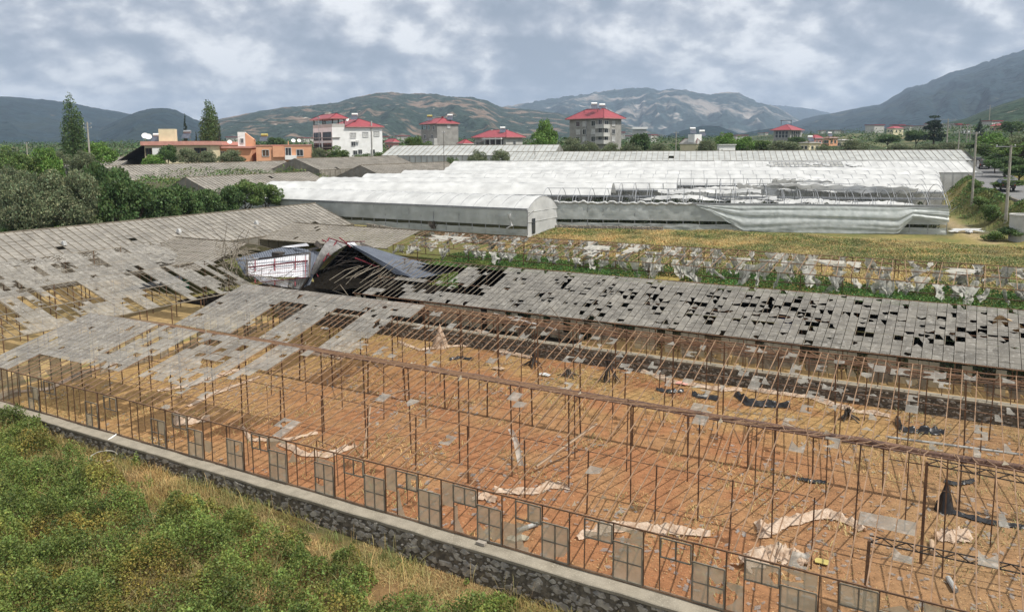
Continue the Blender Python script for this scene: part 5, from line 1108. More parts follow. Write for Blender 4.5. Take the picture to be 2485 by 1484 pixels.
# ------------------------------------------------------------------ houses
class House:
    def __init__(s, name, label, cpx, Z, phi, lpx, rpx, topy, basey=None, cat='house'):
        c = GY(cpx, 380, Z); s.c = np.array([c[0], c[1], 0.]); s.Z = Z; a = R(phi); s.r = np.array([math.cos(a), math.sin(a), 0]); s.l = np.array([-math.sin(a), math.cos(a), 0])
        s.nr = np.array([math.sin(a), -math.cos(a), 0]); s.nl = np.array([-math.cos(a), -math.sin(a), 0])
        s.z0 = float(gz(c[0], c[1]))-.2; s.zt = GY(cpx, topy, Z)[2]; s.root = thing(name, label, cat, (c[0], c[1], s.z0))
        s.wr = s.solve(s.r, rpx); s.wl = s.solve(s.l, lpx)
    def solve(s, d, px):
        lo, hi = .1, 80
        for _ in range(40):
            m = (lo+hi)/2; x = proj(s.c+d*m+np.array([0, 0, 12]))[0]
            if (x < px) == (d[0] > 0): lo = m
            else: hi = m
        return lo
    def P(s, face, u, z, out=0.):
        return (s.c+(s.r*u+s.nr*out if face == 'r' else s.l*u+s.nl*out))*[1, 1, 0]+np.array([0, 0, z])
    def z(s, py, u=0): return GY(1242, py, s.Z+u)[2] + (0)
    def ux(s, face, px):  # metres along a face for a photo column
        return s.solve(s.r if face == 'r' else s.l, px)
    def vol(s, z0, z1, m, wr0=0, wr1=None, wl0=0, wl1=None, name='wall'):
        wr1 = s.wr if wr1 is None else wr1; wl1 = s.wl if wl1 is None else wl1; mb = MB(); c = s.c+s.r*(wr0+wr1)/2+s.l*(wl0+wl1)/2; mb.box((c[0], c[1], (z0+z1)/2), wr1-wr0, wl1-wl0, z1-z0, s.r, s.l); return mb.build(name, m, s.root)
    def win(s, face, u, z, w, h, m='win', frame='frame', bars=1, name='window', out=.03):
        mb = MB(); P = lambda a, b, o: s.P(face, a, b, o); g = MB().poly([P(u-w/2, z, out), P(u+w/2, z, out), P(u+w/2, z+h, out), P(u-w/2, z+h, out)])
        for a, b in (((u-w/2, z), (u+w/2, z)), ((u+w/2, z), (u+w/2, z+h)), ((u+w/2, z+h), (u-w/2, z+h)), ((u-w/2, z+h), (u-w/2, z))): mb.bar(P(*a, out+.04), P(*b, out+.04), .12)
        for i in range(bars): x = u-w/2+w*(i+1)/(bars+1); mb.bar(P(x, z, out+.04), P(x, z+h, out+.04), .07)
        o = mb.build(name, M[frame], s.root); g.build('pane', M[m], o); return o
    def hip(s, z, h, m='roofred', over=.7, wr0=0, wr1=None, wl0=0, wl1=None, rl=.35, edge='roofedge', name='roof', slab=.22):
        wr1 = s.wr if wr1 is None else wr1; wl1 = s.wl if wl1 is None else wl1; f = lambda a, b, zz: s.c*[1, 1, 0]+s.r*a+s.l*b+np.array([0, 0, zz]); a0, a1, b0, b1 = wr0-over, wr1+over, wl0-over, wl1+over; mb = MB()
        if a1-a0 > b1-b0: d = (b1-b0)/2*(1-rl*.3); r1, r2 = f(a0+d, (b0+b1)/2, z+h), f(a1-d, (b0+b1)/2, z+h); 
        else: d = (a1-a0)/2*(1-rl*.3); r1, r2 = f((a0+a1)/2, b0+d, z+h), f((a0+a1)/2, b1-d, z+h)
        A, B, Cc, D = f(a0, b0, z), f(a1, b0, z), f(a1, b1, z), f(a0, b1, z)
        if a1-a0 > b1-b0: fs = ([A, B, r2, r1], [B, Cc, r2], [Cc, D, r1, r2], [D, A, r1])
        else: fs = ([A, B, r1], [B, Cc, r2, r1], [Cc, D, r2], [D, A, r1, r2])
        for q in fs: mb.poly(q)
        o = mb.build(name, M[m], s.root); eb = MB(); c = f((a0+a1)/2, (b0+b1)/2, z-slab/2-.003); eb.box(c, a1-a0-.02, b1-b0-.02, slab, s.r, s.l); eb.build('eaves', M[edge], o)
        rb = MB(); 
        for q in fs:
            for i in range(len(q)):
                if q[i][2] > z+h*.5 or q[(i+1) % len(q)][2] > z+h*.5: rb.bar(q[i], q[(i+1) % len(q)], .14)
        rb.build('ridge_cap', M['roofred'], o); return o
    def heater(s, u, v, z, dirx=1, tank='white'):
        c = s.c*[1, 1, 0]+s.r*u+s.l*v+np.array([0, 0, z]); o = MB().bar(c+[-.5, 0, 0], c+[-.5, 0, 1.3], .06).bar(c+[.5, 0, 0], c+[.5, 0, 1.3], .06).bar(c+[-.5, .6, 0], c+[-.5, .3, 1.3], .06).bar(c+[.5, .6, 0], c+[.5, .3, 1.3], .06).build('water_heater', M['metal'], s.root)
        MB().tube([c+[-.85, .15, 1.65], c+[.85, .15, 1.65]], .36, 12).build('tank', M[tank], o)
        MB().poly([c+[-.95, -1.5, .1], c+[.95, -1.5, .1], c+[.95, -.1, 1.25], c+[-.95, -.1, 1.25]]).build('solar_panel', M['solar'], o)
    def dish(s, u, v, z, rd=.6):
        c = s.c*[1, 1, 0]+s.r*u+s.l*v+np.array([0, 0, z]); mb = MB(); n = np.array([.35, -.75, .55]); n /= np.linalg.norm(n); a = np.cross(n, [0, 0, 1]); a /= np.linalg.norm(a); b = np.cross(a, n); P = np.zeros((5, 17, 3))
        for i in range(5):
            for j in range(17): q = rd*i/4; t = 2*math.pi*j/16; P[i, j] = c+[0, 0, 1.1]+a*q*math.cos(t)+b*q*math.sin(t)+n*(q*q*.35)
        mb.grid(P); o = mb.build('satellite_dish', M['white'], s.root, True); MB().bar(c, c+[0, 0, 1.05], .07).bar(c+[0, 0, 1.05], c+[0, 0, 1.1]+n*.5, .04).build('mast', M['metal'], o)
    def chimney(s, u, v, z, h=1., w=.6, m='white'):
        c = s.c*[1, 1, 0]+s.r*u+s.l*v+np.array([0, 0, z]); MB().box(c+[0, 0, h/2], w, w, h).box(c+[0, 0, h+.06], w*1.3, w*1.3, .12).build('chimney', M[m], s.root)
# white three-storey house
H = House('house', 'white three-storey house with red roof and open roofed terrace', 808, 226, 30, 762, 929, 308)
zt = H.z(306); mid_ = H.ux('r', 841)
H.vol(H.z0, zt, M['white']); H.vol(zt+.003, zt+1.0, M['greylt'], wr1=mid_-.3, wl1=.25, name='parapet'); H.vol(zt+.003, zt+1.0, M['greylt'], wr1=.25, wl0=.26, name='parapet')
for (a, b) in ((.3, .3), (mid_-.3, .3), (.3, H.wl-.3), (mid_-.3, H.wl-.3), (mid_/2, .3), (.3, H.wl/2)):
    c = H.c*[1, 1, 0]+H.r*a+H.l*b; MB().bar(c+[0, 0, zt], c+[0, 0, H.z(285)], .22).build('column', M['dark'], H.root)
H.hip(H.z(285)+.2, 1.4, wr1=mid_, over=.7)
H.hip(zt+.25, 2.4, wr0=mid_+.3, over=.6)
for row, py in ((0, 333), (1, 357)):
    H.win('l', H.wl*.25, H.z(py)-.5, H.wl*.42, 2.3 if row == 0 else 2.0, bars=4, frame='dark'); H.win('l', H.wl*.76, H.z(py)-.5, H.wl*.38, 2.3 if row == 0 else 2.0, bars=2, frame='dark')
for px_, py_ in ((858, 352), (874, 372), (905, 372), (862, 374)): H.win('r', H.ux('r', px_), H.z(py_), 1.2, 1.3, bars=1)
for px_, py_ in ((858, 332), (888, 330), (915, 328)): H.win('r', H.ux('r', px_), H.z(py_), 1.7, 1.5, m='frame', name='shutter', bars=3)
H.vol(H.z(332), H.z(330.0), M['grey'], wr0=-.25, wr1=mid_*.55, wl0=-.3, wl1=H.wl+.1, name='floor_band'); H.vol(H.z(356), H.z(354.0), M['grey'], wr0=-.25, wr1=mid_*.55, wl0=-.3, wl1=H.wl+.1, name='floor_band')
MB().bar(H.P('r', H.ux('r', 903), H.z0, .15), H.P('r', H.ux('r', 903), H.z(290), .15), .3).build('flue', M['greylt'], H.root); MB().box(H.P('r', H.ux('r', 868), H.z(341), .3), .8, .4, .6, H.r, H.l).build('air_conditioner', M['frame'], H.root)
H.heater(mid_+4, 3.5, zt+2.2); H.dish(mid_+.6, 1, zt+1.2, .75)
# small grey house
H = House('house', 'small grey three-storey house with red hip roof, left of the low red house', 1062, 262, 32, 1023, 1113, 303)
zt = H.z(300); H.vol(H.z0, zt, M['grey'], wl1=H.wl*.45); H.vol(H.z0, H.z(312), M['grey'], wl0=H.wl*.45+.01, wr1=H.wr*.8); H.hip(zt+.3, 1.9, over=.5)
for (a, b) in ((.3, H.wl-.3), (H.wr*.7, H.wl-.3), (.3, H.wl*.7)): c = H.c*[1, 1, 0]+H.r*a+H.l*b; MB().bar(c+[0, 0, H.z(312)], c+[0, 0, zt], .2).build('column', M['dark'], H.root)
for u, py in ((.2, 306), (.62, 306), (.3, 328), (.75, 328), (.25, 343), (.7, 343)): H.win('l', H.wl*u, H.z(py)-1, 1.3, 1.4)
H.win('r', H.wr*.55, H.z(310), 1.1, 1.2, m='frame', name='shutter')
H.vol(H.z0, H.z(334), M['greylt'], wr0=-1.2, wr1=-.01, wl1=H.wl*.3, name='porch'); H.heater(H.wr*.75, 2, zt+1.4); H.heater(H.wr*.2, H.wl*.7, zt+1.3, tank='yellow'); H.chimney(H.wr*.5, H.wl*.3, zt+1.6, .9, m='roofred')
# low red house
H = House('house', 'low wide house with bright red hip roof and shaded veranda', 1228, 256, 48, 1152, 1268, 335)
zt = H.z(334); H.vol(H.z0, zt, M['greylt']); H.hip(zt+.25, 2.4, over=.9); H.heater(H.wr*.35, 4, zt+1.6); H.dish(H.wr*.8, 5, zt+1.1, .5); H.chimney(H.wr*.5, H.wl*.7, zt+1.4, 1.2)
H.vol(H.z0, zt-.6, M['win'], wr0=-.05, wr1=-.01, wl0=1.2, wl1=H.wl*.62, name='veranda_opening')
for k in range(4): c = H.P('l', 1.2+k*(H.wl*.62-1.2)/3, 0, .9); MB().bar(c+[0, 0, H.z0], c+[0, 0, zt], .22).build('column', M['white'], H.root)
H.vol(zt-.5, zt-.12, M['white'], wr0=-1.5, wr1=-.06, wl0=.8, wl1=H.wl*.66, name='awning')
for u in (.75, .9): H.win('l', H.wl*u, zt-2.3, 1.1, 1.3)
H.win('r', H.wr*.5, zt-2.3, 1.2, 1.2)
# large grey house
H = House('house', 'large grey four-storey house with red hip roof and twin white water tanks on top', 1464, 226, 42, 1382, 1507, 290)
zt = H.z(290); H.vol(H.z0, zt, M['grey']); H.hip(zt+.3, 2.9, over=1.0); H.heater(H.wr*.25, H.wl*.4, zt+2.9); H.heater(H.wr*.6, H.wl*.35, zt+2.6)
for row, (zA, zB) in enumerate(((296, 312), (316, 332), (336, 350))):
    zz = H.z(zB)+.6
    for k, u in enumerate((.17, .42, .62)): H.win('l', H.wl*(u+.12), zz, 1.5, 1.5, m='frame' if (k+row) % 2 else 'win', name='shutter' if (k+row) % 2 else 'window')
    H.win('r', H.wr*.55, zz, 1.3, 1.4, m='frame' if row != 1 else 'win'); H.win('r', H.wr*.15, zz-.4, 1.6, 1.9)
    H.vol(H.z(zB)-.1, H.z(zB)+1.0, M['greylt'], wr0=-.9, wr1=H.wr*.22, wl0=-.9, wl1=H.wl*.18, name='balcony'); H.win('l', H.wl*.09, zz+.4, 1.4, 1.4)
MB().bar(H.P('l', H.wl*.5, H.z0, .1), H.P('l', H.wl*.5, zt, .1), .18).build('downpipe', M['metal'], H.root)
MB().bar(H.P('l', H.wl*.3, zt+2.9, -2), H.P('l', H.wl*.7, zt+2.9, -2), .1).bar(H.P('l', H.wl*.3, zt+1.2, -2), H.P('l', H.wl*.3, zt+2.9, -2), .1).bar(H.P('l', H.wl*.7, zt+1.2, -2), H.P('l', H.wl*.7, zt+2.9, -2), .1).build('roof_stand', M['dark'], H.root)
# cream house
H = House('house', 'flat-roofed cream house with pink roof edge, satellite dishes and a cream roof box', 352, 188, 12, 308, 512, 348)
zt = H.z(347); H.vol(H.z0, zt, M['cream']); H.vol(zt+.004, zt+.95, M['pink'], wr0=-.7, wr1=H.wr+.6, wl0=-.8, wl1=H.wl+.5, name='roof_edge'); 
H.vol(zt+.96, zt+3.9, M['cream'], wr0=H.ux('r', 384), wr1=H.ux('r', 423), wl0=2, wl1=5, name='roof_box'); H.heater(H.ux('r', 452), 3, zt+1.6, tank='metal'); H.heater(H.ux('r', 372), 5, zt+.9); H.dish(-.1, 5, zt+.95, .8); H.dish(-.1+H.ux('r', 358)*.4, 1, zt+1.1, .8)
H.vol(H.z0, zt-.6, M['white'], wr0=H.ux('r', 372), wr1=H.ux('r', 400), wl0=-.5, wl1=-.01, name='white_bay')
for u in (.2, .5, .8): H.win('l', H.wl*u, zt-2.7, 1.0, 2.3, frame='brown')
for px_ in (362, 480, 495): H.win('r', H.ux('r', px_), zt-2.4, 1.3, 1.7, frame='brown')
sk = MB(); sk.poly([H.P('l', H.wl, zt+.3, .2), H.P('l', 1, zt+.3, .3), H.P('l', 1.5, zt-3.6, 6.5), H.P('l', H.wl+2, zt-3.6, 6.5)]); sk.build('dark_awning', M['dark'], H.root, solid=.05)
# orange house
H = House('house', 'flat-roofed bright orange house with white balcony and a yellow roof tank', 622, 204, 14, 612, 755, 350)
zt = H.z(350); H.vol(H.z0, zt, M['orange']); H.vol(zt+.003, zt+.25, M['pink'], wr0=-.15, wr1=H.wr+.15, wl0=-.15, wl1=H.wl+.15, name='roof_edge')
for px_, nm in ((645, 'brown'), (672, 'win'), (728, 'win')): H.win('r', H.ux('r', px_), zt-2.7, 1.7, 1.7, m=nm)
H.vol(zt-2.9, zt-.1, M['orange'], wr0=H.ux('r', 663), wr1=H.ux('r', 690), wl0=-.5, wl1=-.01, name='bay'); H.vol(zt-3.6, zt-2.5, M['white'], wr0=H.ux('r', 692), wr1=H.ux('r', 720), wl0=-1.1, wl1=-.01, name='balcony'); H.win('r', H.ux('r', 700), zt-2.6, 1.5, 2.1)
H.vol(zt+.26, zt+1.2, M['orange'], wr0=H.ux('r', 700), wr1=H.ux('r', 702), wl0=.3, wl1=1, name='roof_post'); H.heater(H.ux('r', 641), 5, zt+1.2, tank='yellow'); H.dish(H.ux('r', 713), 2, zt+.2, .55); H.dish(H.ux('r', 727), 2, zt+.2, .5)
H2 = House('house', 'lower orange annex with a white stair box, left of the orange house', 520, 206, 12, 514, 612, 356); zt = H2.z(355)
H2.vol(H2.z0, zt, M['orange']); H2.vol(zt+.003, zt+.5, M['pink'], wr0=-.6, wr1=H2.wr+.2, wl0=-.8, wl1=H2.wl, name='roof_edge'); H2.vol(zt+.51, zt+4.2, M['white'], wr0=H2.ux('r', 578), wr1=H2.ux('r', 596), wl0=1, wl1=4, name='stair_box')
pr = MB(); q0, q1 = H2.ux('r', 596)+.02, H2.ux('r', 612)+.6
for v0 in (1, 4): pr.poly([H2.c*[1, 1, 0]+H2.r*q0+H2.l*v0+[0, 0, zt+.5], H2.c*[1, 1, 0]+H2.r*q1+H2.l*v0+[0, 0, zt+.5], H2.c*[1, 1, 0]+H2.r*q1+H2.l*v0+[0, 0, zt+2.2], H2.c*[1, 1, 0]+H2.r*q0+H2.l*v0+[0, 0, zt+4.0]])
pr.poly([H2.c*[1, 1, 0]+H2.r*q0+H2.l*1+[0, 0, zt+4.0], H2.c*[1, 1, 0]+H2.r*q1+H2.l*1+[0, 0, zt+2.2], H2.c*[1, 1, 0]+H2.r*q1+H2.l*4+[0, 0, zt+2.2], H2.c*[1, 1, 0]+H2.r*q0+H2.l*4+[0, 0, zt+4.0]]); pr.build('stair_housing', M['orange'], H2.root)
H2.win('r', H2.ux('r', 588), zt+1.3, .8, 1.2, name='window', out=-.9); H2.dish(H2.ux('r', 558), 1, zt+.5, .6)
for px_ in (540, 572): H2.win('r', H2.ux('r', px_), zt-2.3, 1.2, 1.5)
# other buildings
H = House('apartment_building', 'distant building with broad reddish hip roof beyond the olives', 1915, 420, 40, 1876, 1942, 318, cat='building'); zt = H.z(321); H.vol(H.z0, zt, M['grey']); H.hip(zt+.3, 3, over=1.5)
for u in (.2, .4, .6, .8):
    for py in (326, 334): H.win('l', H.wl*u, H.z(py)-1, 1.6, 1.8, bars=0); H.win('r', H.wr*u, H.z(py)-1, 1.6, 1.8, bars=0)
MB().bar(H.P('l', H.wl*.2, zt+3, -4), H.P('l', H.wl*.2, zt+5.5, -4), .2).bar(H.P('l', H.wl*.8, zt+3, -4), H.P('l', H.wl*.8, zt+5.5, -4), .2).bar(H.P('l', H.wl*.15, zt+5.4, -4), H.P('l', H.wl*.85, zt+5.4, -4), .25).build('roof_stand', M['dark'], H.root)
H = House('house', 'beige gabled house with white chimney block and roof heaters, beyond the glass roof', 1690, 250, 30, 1650, 1703, 350); zt = H.z(352); H.vol(H.z0, zt, M['cream']); H.vol(zt, zt+3.0, M['white'], wr0=0, wr1=3, wl0=1, wl1=4, name='chimney_block'); H.hip(zt+.1, 1.6, m='grey', edge='greylt', over=.3); H.heater(1, 3, zt+3.2); H.heater(5, 3, zt+2.4)
H.win('r', H.wr*.5, zt-2, 1.2, 1.2)
H = House('shed', 'small white flat shed just behind the far glass greenhouse', 1745, 232, 8, 1740, 1784, 356, cat='shed'); H.vol(H.z0, H.z(356), M['white']); H.vol(H.z(356)+.003, H.z(356)+.3, M['frame'], wr0=-.3, wr1=H.wr+.3, wl0=-.3, name='roof')
for k, (cx_, lx, rx, ty, Z, mm, lab, rm) in enumerate(((1975, 1962, 1995, 341, 330, 'pink', 'small pink house left of the terracotta house', 'roofred'), (2010, 1998, 2032, 340, 345, 'orange', 'terracotta flat house among olives on the right', 'pink'), (2040, 2033, 2068, 346, 320, 'cream', 'pale house right of the terracotta house', 'greylt'), (1962, 1940, 1990, 352, 280, 'cream', 'low beige gabled shed before the pink house', 'grey'), (955, 936, 968, 344, 290, 'roofedge', 'small red-roofed house right of the white house', 'roofred'), (1170, 1150, 1195, 345, 262, 'grey', 'plain grey house behind the small grey house, with a white heater', 'grey'), (1125, 1113, 1146, 349, 240, 'white', 'low white house with brick-coloured porch by the grey house', 'roofred'), (2345, 2330, 2368, 322, 420, 'white', 'small white house near the poles at the right', 'greylt'), (2165, 2150, 2190, 318, 520, 'cream', 'small far cream house left of the big pine', 'roofred'), (2420, 2400, 2448, 314, 430, 'pink', 'red-roofed house on the right hillside above the trees', 'roofred'), (2478, 2455, 2510, 316, 380, 'greylt', 'pale house at the right edge above the trees', 'roofred'), (2300, 2285, 2330, 330, 480, 'greylt', 'pale flat house behind the big pine', 'greylt'))):
    H = House('house', lab, cx_, Z, 30, lx, rx, ty); zt = H.z(ty); H.vol(H.z0, zt, M[mm]); H.hip(zt+.2, 1.3 if rm == 'roofred' else .25, m=rm, edge='greylt', over=.5)
    for u in (.3, .7): H.win('r', H.wr*u, zt-2.2, 1.1, 1.2, bars=0); H.win('l', H.wl*u, zt-2.2, 1.1, 1.2, bars=0)
    if k in (3, 5, 1): H.heater(H.wr*.5, 2, zt+.6)
r = np.random.default_rng(800)
far_ = [('far_house', r.uniform(a, b), c, d) for a, b, n, c, d in ((560, 1250, 16, 600, 1300), (1300, 2300, 20, 600, 1300), (2150, 2480, 12, 560, 800)) for _ in range(n)]
gm = Many  # far houses: individually small, grouped
base_ = None
for i, (nm, px_, d0, d1) in enumerate(far_):
    Z = r.uniform(d0, d1); c = GY(px_, 350, Z); z = float(gz(c[0], c[1])); wd = r.uniform(9, 15); h = r.uniform(4, 8)
    if base_ is None:
        base_ = thing('far_house', 'tiny pale house far off on the valley floor', 'house', (c[0], c[1], z), 'tiny far houses on the valley floor'); mb = MB().box((c[0], c[1], z+.5), 1, .8, 1); mb.build('wall', M['greylt'], base_); MB().box((c[0], c[1], z+1.04), 1.1, .9, .08).build('roof', M['roofred'], base_); root = base_
    else:
        root = base_.copy(); COL.objects.link(root)
        for ch in base_.children: k = ch.copy(); COL.objects.link(k); k.parent = root
    root.location = (c[0], c[1], z); root.scale = (wd, wd, h); root.rotation_euler = (0, 0, r.uniform(0, 3))
FG = thing('far_greenhouse', 'row of far white greenhouses at the mountain foot on the right', 'greenhouse', GY(2080, 335, 900)*[1, 1, 0]+[0, 0, 14])
for k in range(9): c = GY(2030+k*12, 333, 900); MB().box((c[0], c[1], 19), 10, 6, 6).box((c[0], c[1], 23), 7, 6, 2).build('roof_film', M['white'], FG)
FG2 = thing('far_greenhouse', 'far white greenhouse strip on the slope right of the big grey house', 'greenhouse', GY(1550, 318, 900)*[1, 1, 0]+[0, 0, 14]); c = GY(1552, 311, 900); MB().box((c[0], c[1], c[2]), 17, 8, 2.2).build('roof_film', M['white'], FG2); MB().box((c[0], c[1]+1, (c[2]+14)/2), 15, 5, c[2]-14).build('wall', M['greylt'], FG2)
# ------------------------------------------------------------------ road
P = []; yy = np.concatenate([np.arange(66, 240, 3), np.arange(240, 620, 12)])
for k, y in enumerate(yy):
    x, z = road_info(0, y); x2, z2 = road_info(0, y+1); d = np.array([x2-x, 1.]); d /= np.linalg.norm(d); nx = np.array([d[1], -d[0]]); zc_ = float(z)
    P.append([np.array([x+nx[0]*o, y+nx[1]*o, zc_+.0+dz]) for o, dz in ((-3.5, -.25), (-3.4, .02), (0, .06), (3.4, .02), (3.5, -.25))])
o = MB().grid(np.array(P)).build('road', M['asphalt'], None, org=(70, 100, 7)); struct(o)
rw = MB(); 
for y in np.arange(84, 150, 1.0):
    x, z = road_info(0, y); x2, z2 = road_info(0, y+1.0); a = np.array([x-4.0, y, z-1.3]); b = np.array([x2-4.0, y+1.0, z2-1.3]); rw.poly([a, b, b+[0, 0, 1.45], a+[0, 0, 1.45]]).poly([a+[0, 0, 1.45], b+[0, 0, 1.45], b+[.35, 0, 1.45], a+[.35, 0, 1.45]])
solo(rw, 'retaining_wall', mat('road_bank_wall', (.24, .21, .17), (.13, .12, .10), .95, 2, bump=.06), 'rough stone retaining wall along the left edge of the road', 'wall')
pth_ = None
# ------------------------------------------------------------------ cars
def car(px, Z, label, rear=True, scale=1.0, off=-1.2):
    x, z = road_info(0, Z); x2, _ = road_info(0, Z+1); z = float(z)+.06; h = math.atan2(-(x2-x), 1); ca_, sa = math.cos(h), math.sin(h); cx_ = (px-CX)/FP*Z*1.0
    xr = x+off; root = thing('parked_car', label, 'car', (xr, Z, z)); 
    def T_(p): p = np.asarray(p, float)*scale; return np.array([xr+p[0]*ca_-p[1]*sa, Z+p[0]*sa+p[1]*ca_, z+p[2]])
    prof = [(-2.25, .42), (-2.3, .9), (-2.15, 1.05), (-1.95, 1.62), (-1.5, 1.72), (.3, 1.70), (.95, 1.12), (2.05, .98), (2.25, .72), (2.22, .38)]; bd = MB(); n = len(prof); Pp = []
    for xx, k in ((-.90, .93), (-.86, 1), (.86, 1), (.90, .93)): Pp.append([T_((xx*(1 if zz < 1.1 else .86), yy_*(k if False else 1), zz*(1 if abs(xx) < .89 else .985))) for yy_, zz in prof])
    Pp = np.array(Pp); bd.grid(Pp); bd.poly(Pp[0]); bd.poly(Pp[-1][::-1]); bd.poly([Pp[0][0], Pp[-1][0], Pp[-1][-1], Pp[0][-1]]); bd.build('body', M['carp'], root)
    g = MB(); g.poly([T_((-.68, -2.14, 1.1)), T_((.68, -2.14, 1.1)), T_((.62, -1.99, 1.58)), T_((-.62, -1.99, 1.58))]); g.build('rear_window', M['win'], root)
    g = MB().poly([T_((-.7, .93, 1.17)), T_((.7, .93, 1.17)), T_((.62, .38, 1.66)), T_((-.62, .38, 1.66))]); g.build('windscreen', M['win'], root)
    for sx in (-1, 1):
        MB().poly([T_((sx*.925, -1.9, 1.12)), T_((sx*.925, .7, 1.12)), T_((sx*.80, .25, 1.6)), T_((sx*.80, -1.75, 1.6))]).build('side_window', M['win'], root)
        for sy in (-1.4, 1.4):
            w_ = MB().tube([T_((sx*.74, sy, .34)), T_((sx*.94, sy, .34))], .34*scale, 14).build('wheel', M['tyre'], root); MB().tube([T_((sx*.93, sy, .34)), T_((sx*.96, sy, .34))], .2*scale, 10).build('rim', M['metal'], w_)
        MB().poly([T_((sx*.86, -2.31, .78)), T_((sx*.66, -2.31, .78)), T_((sx*.66, -2.30, 1.0)), T_((sx*.86, -2.30, 1.0))]).build('tail_light', M['tail'], root)
        MB().poly([T_((sx*.84, 2.26, .70)), T_((sx*.55, 2.26, .70)), T_((sx*.55, 2.2, .86)), T_((sx*.84, 2.2, .86))]).build('headlight', M['lamp'], root)
    MB().box(T_((0, -2.33, .62)), .5, .03, .13).build('number_plate', M['white'], root); MB().bar(T_((-.62, -1.5, 1.78)), T_((-.62, .1, 1.78)), .05).bar(T_((.62, -1.5, 1.78)), T_((.62, .1, 1.78)), .05).build('roof_rack', M['metal'], root)
car(2406, 116, 'dark four-wheel-drive car standing on the road, nearer the camera', off=-1.9)
car(2388, 163, 'black car further up the road beside the trees', off=-.4)
car(2380, 185, 'small dark car just beyond the black one', off=-.8, scale=.85)
# ------------------------------------------------------------------ poles, wires, tank
def pole(px, base, top, Z, label, arms=((-.9, .9, .25),), w=.26, m='pole', group=None, lampp=False, cross=1):
    b = GY(px, base, Z); b = np.array([b[0], b[1], min(b[2], float(gz(b[0], b[1])))-.1]); tz = GY(px, top, Z)[2]; root = thing('utility_pole', label, 'pole', b, group); MB().tube([b, [b[0], b[1], tz]], [w*.62, w*.38], 8).build('shaft', M[m], root)
    for a0, a1, dz in arms: MB().bar([b[0]+a0, b[1], tz-dz], [b[0]+a1, b[1], tz-dz], .12).build('crossarm', M['metal'], root); [MB().lathe((b[0]+q, b[1], tz-dz+.05), [(.0, 0), (.07, .02), (.05, .1), (.08, .16), (0, .22)], 8).build('insulator', M['frame'], root) for q in (a0+.1, a1-.1)]
    return np.array([b[0], b[1], tz])
p1 = pole(2440, 544, 352, 100, 'nearest concrete pole at the right edge, crossarm reaching left', ((-1.9, .6, .2),), .34)
MB().tube([p1+[-.1, -.2, -6.8], p1+[.45, -.2, -6.7]], .22, 10).build('meter_box', M['frame'], bpy.data.objects[[o.name for o in COL.objects if o.get('label', '').startswith('nearest concrete')][0]]) if False else None
p2 = pole(2360, 466, 320, 116, 'concrete pole with crossarm beside the road, second from the front', ((-1.9, .5, .2),), .3)
p3 = pole(2324, 386, 318, 185, 'thin pole left of the road by the far greenhouse end', ((-1.2, 1.2, .3),), .3)
p4 = pole(2296, 372, 288, 240, 'tall pole with stacked arms near the big pine', ((-2.4, 2.4, .3), (-1.8, 1.8, 1.6)), .4)
p5 = pole(2344, 366, 304, 300, 'left pole of the distant pair', ((-2, 2, .4),), .4); p6 = pole(2352, 366, 302, 330, 'right pole of the distant pair', ((-2, 2, .4),), .4)
p7 = pole(1640, 364, 319, 225, 'thin concrete pole standing alone in front of the mountains', ((-.7, .7, .4),), .3)
p8 = pole(217, 372, 296, 150, 'pole with insulators right of the tall poplar', ((-.8, .8, .4), (-.8, .8, 1.1)), .35)
p9 = pole(1077, 372, 318, 160, 'very thin dark post in front of the small grey house', ((-.3, .3, .3),), .1, 'dark'); p10 = pole(1298, 368, 336, 190, 'thin dark post before the bright green tree', ((-.3, .3, .3),), .12, 'dark')
p11 = pole(776, 378, 283, 214, 'wall pole at the left corner of the white house', ((-.4, .4, .3),), .16, 'metal'); p12 = pole(2400, 300, 255, 620, 'distant lattice-like pole on the right hillside', ((-2.5, 2.5, .5), (-2, 2, 3)), .6)
p13 = pole(66, 372, 345, 200, 'small pole by the left trees', ((-.6, .6, .3),), .25)
def wire(a, b, label, sag=1., off=(0, 0, 0), rr_=.018):
    k = 16; pts = [a*(1-i/k)+b*(i/k)+np.array([0, 0, -sag*4*(i/k)*(1-i/k)])+np.array(off) for i in range(k+1)]; solo(MB().tube(pts, rr_, 4), 'overhead_wire', M['cable'], label, 'cable', 'overhead wires between the roadside poles')
for k, (dx_, dz) in enumerate(((-1.7, -.1), (-.8, -.1), (.4, -.1), (0, -1.2), (0, -1.6))):
    wire(p1, p2, 'overhead wires between the two nearest road poles', .8, (dx_, 0, dz)); wire(p2, p3, 'overhead wires from the second pole toward the far greenhouse end', 1., (dx_*.6, 0, dz)); wire(p1, p1+np.array([22, -26, 1.5]), 'overhead wires leaving the nearest pole to the right edge', .8, (dx_, 0, dz)); wire(p3, p4, 'overhead wires to the tall pole near the pine', 1., (dx_*.6, 0, dz))
wire(p11, p11+np.array([-26, -10, -1]), 'thin wire sagging from the white house toward the orange house', 1.2, rr_=.03)
tk = GY(2462, 556, 92); tz0 = float(gz(tk[0], tk[1])); TK = thing('concrete_tank', 'pale concrete tank standing by the pole at the right edge', 'tank', (tk[0]+.9, tk[1], tz0)); MB().lathe((tk[0]+.9, tk[1], tz0-.3), [(1.35, 0), (1.35, 3.3), (1.42, 3.3), (1.42, 3.5), (1.1, 3.5), (1.1, 3.3)], 20).build('drum', M['greylt'], TK); MB().lathe((tk[0]+.9, tk[1], tz0), [(0, 3.1), (1.1, 3.1)], 16).build('lid', M['grey'], TK)
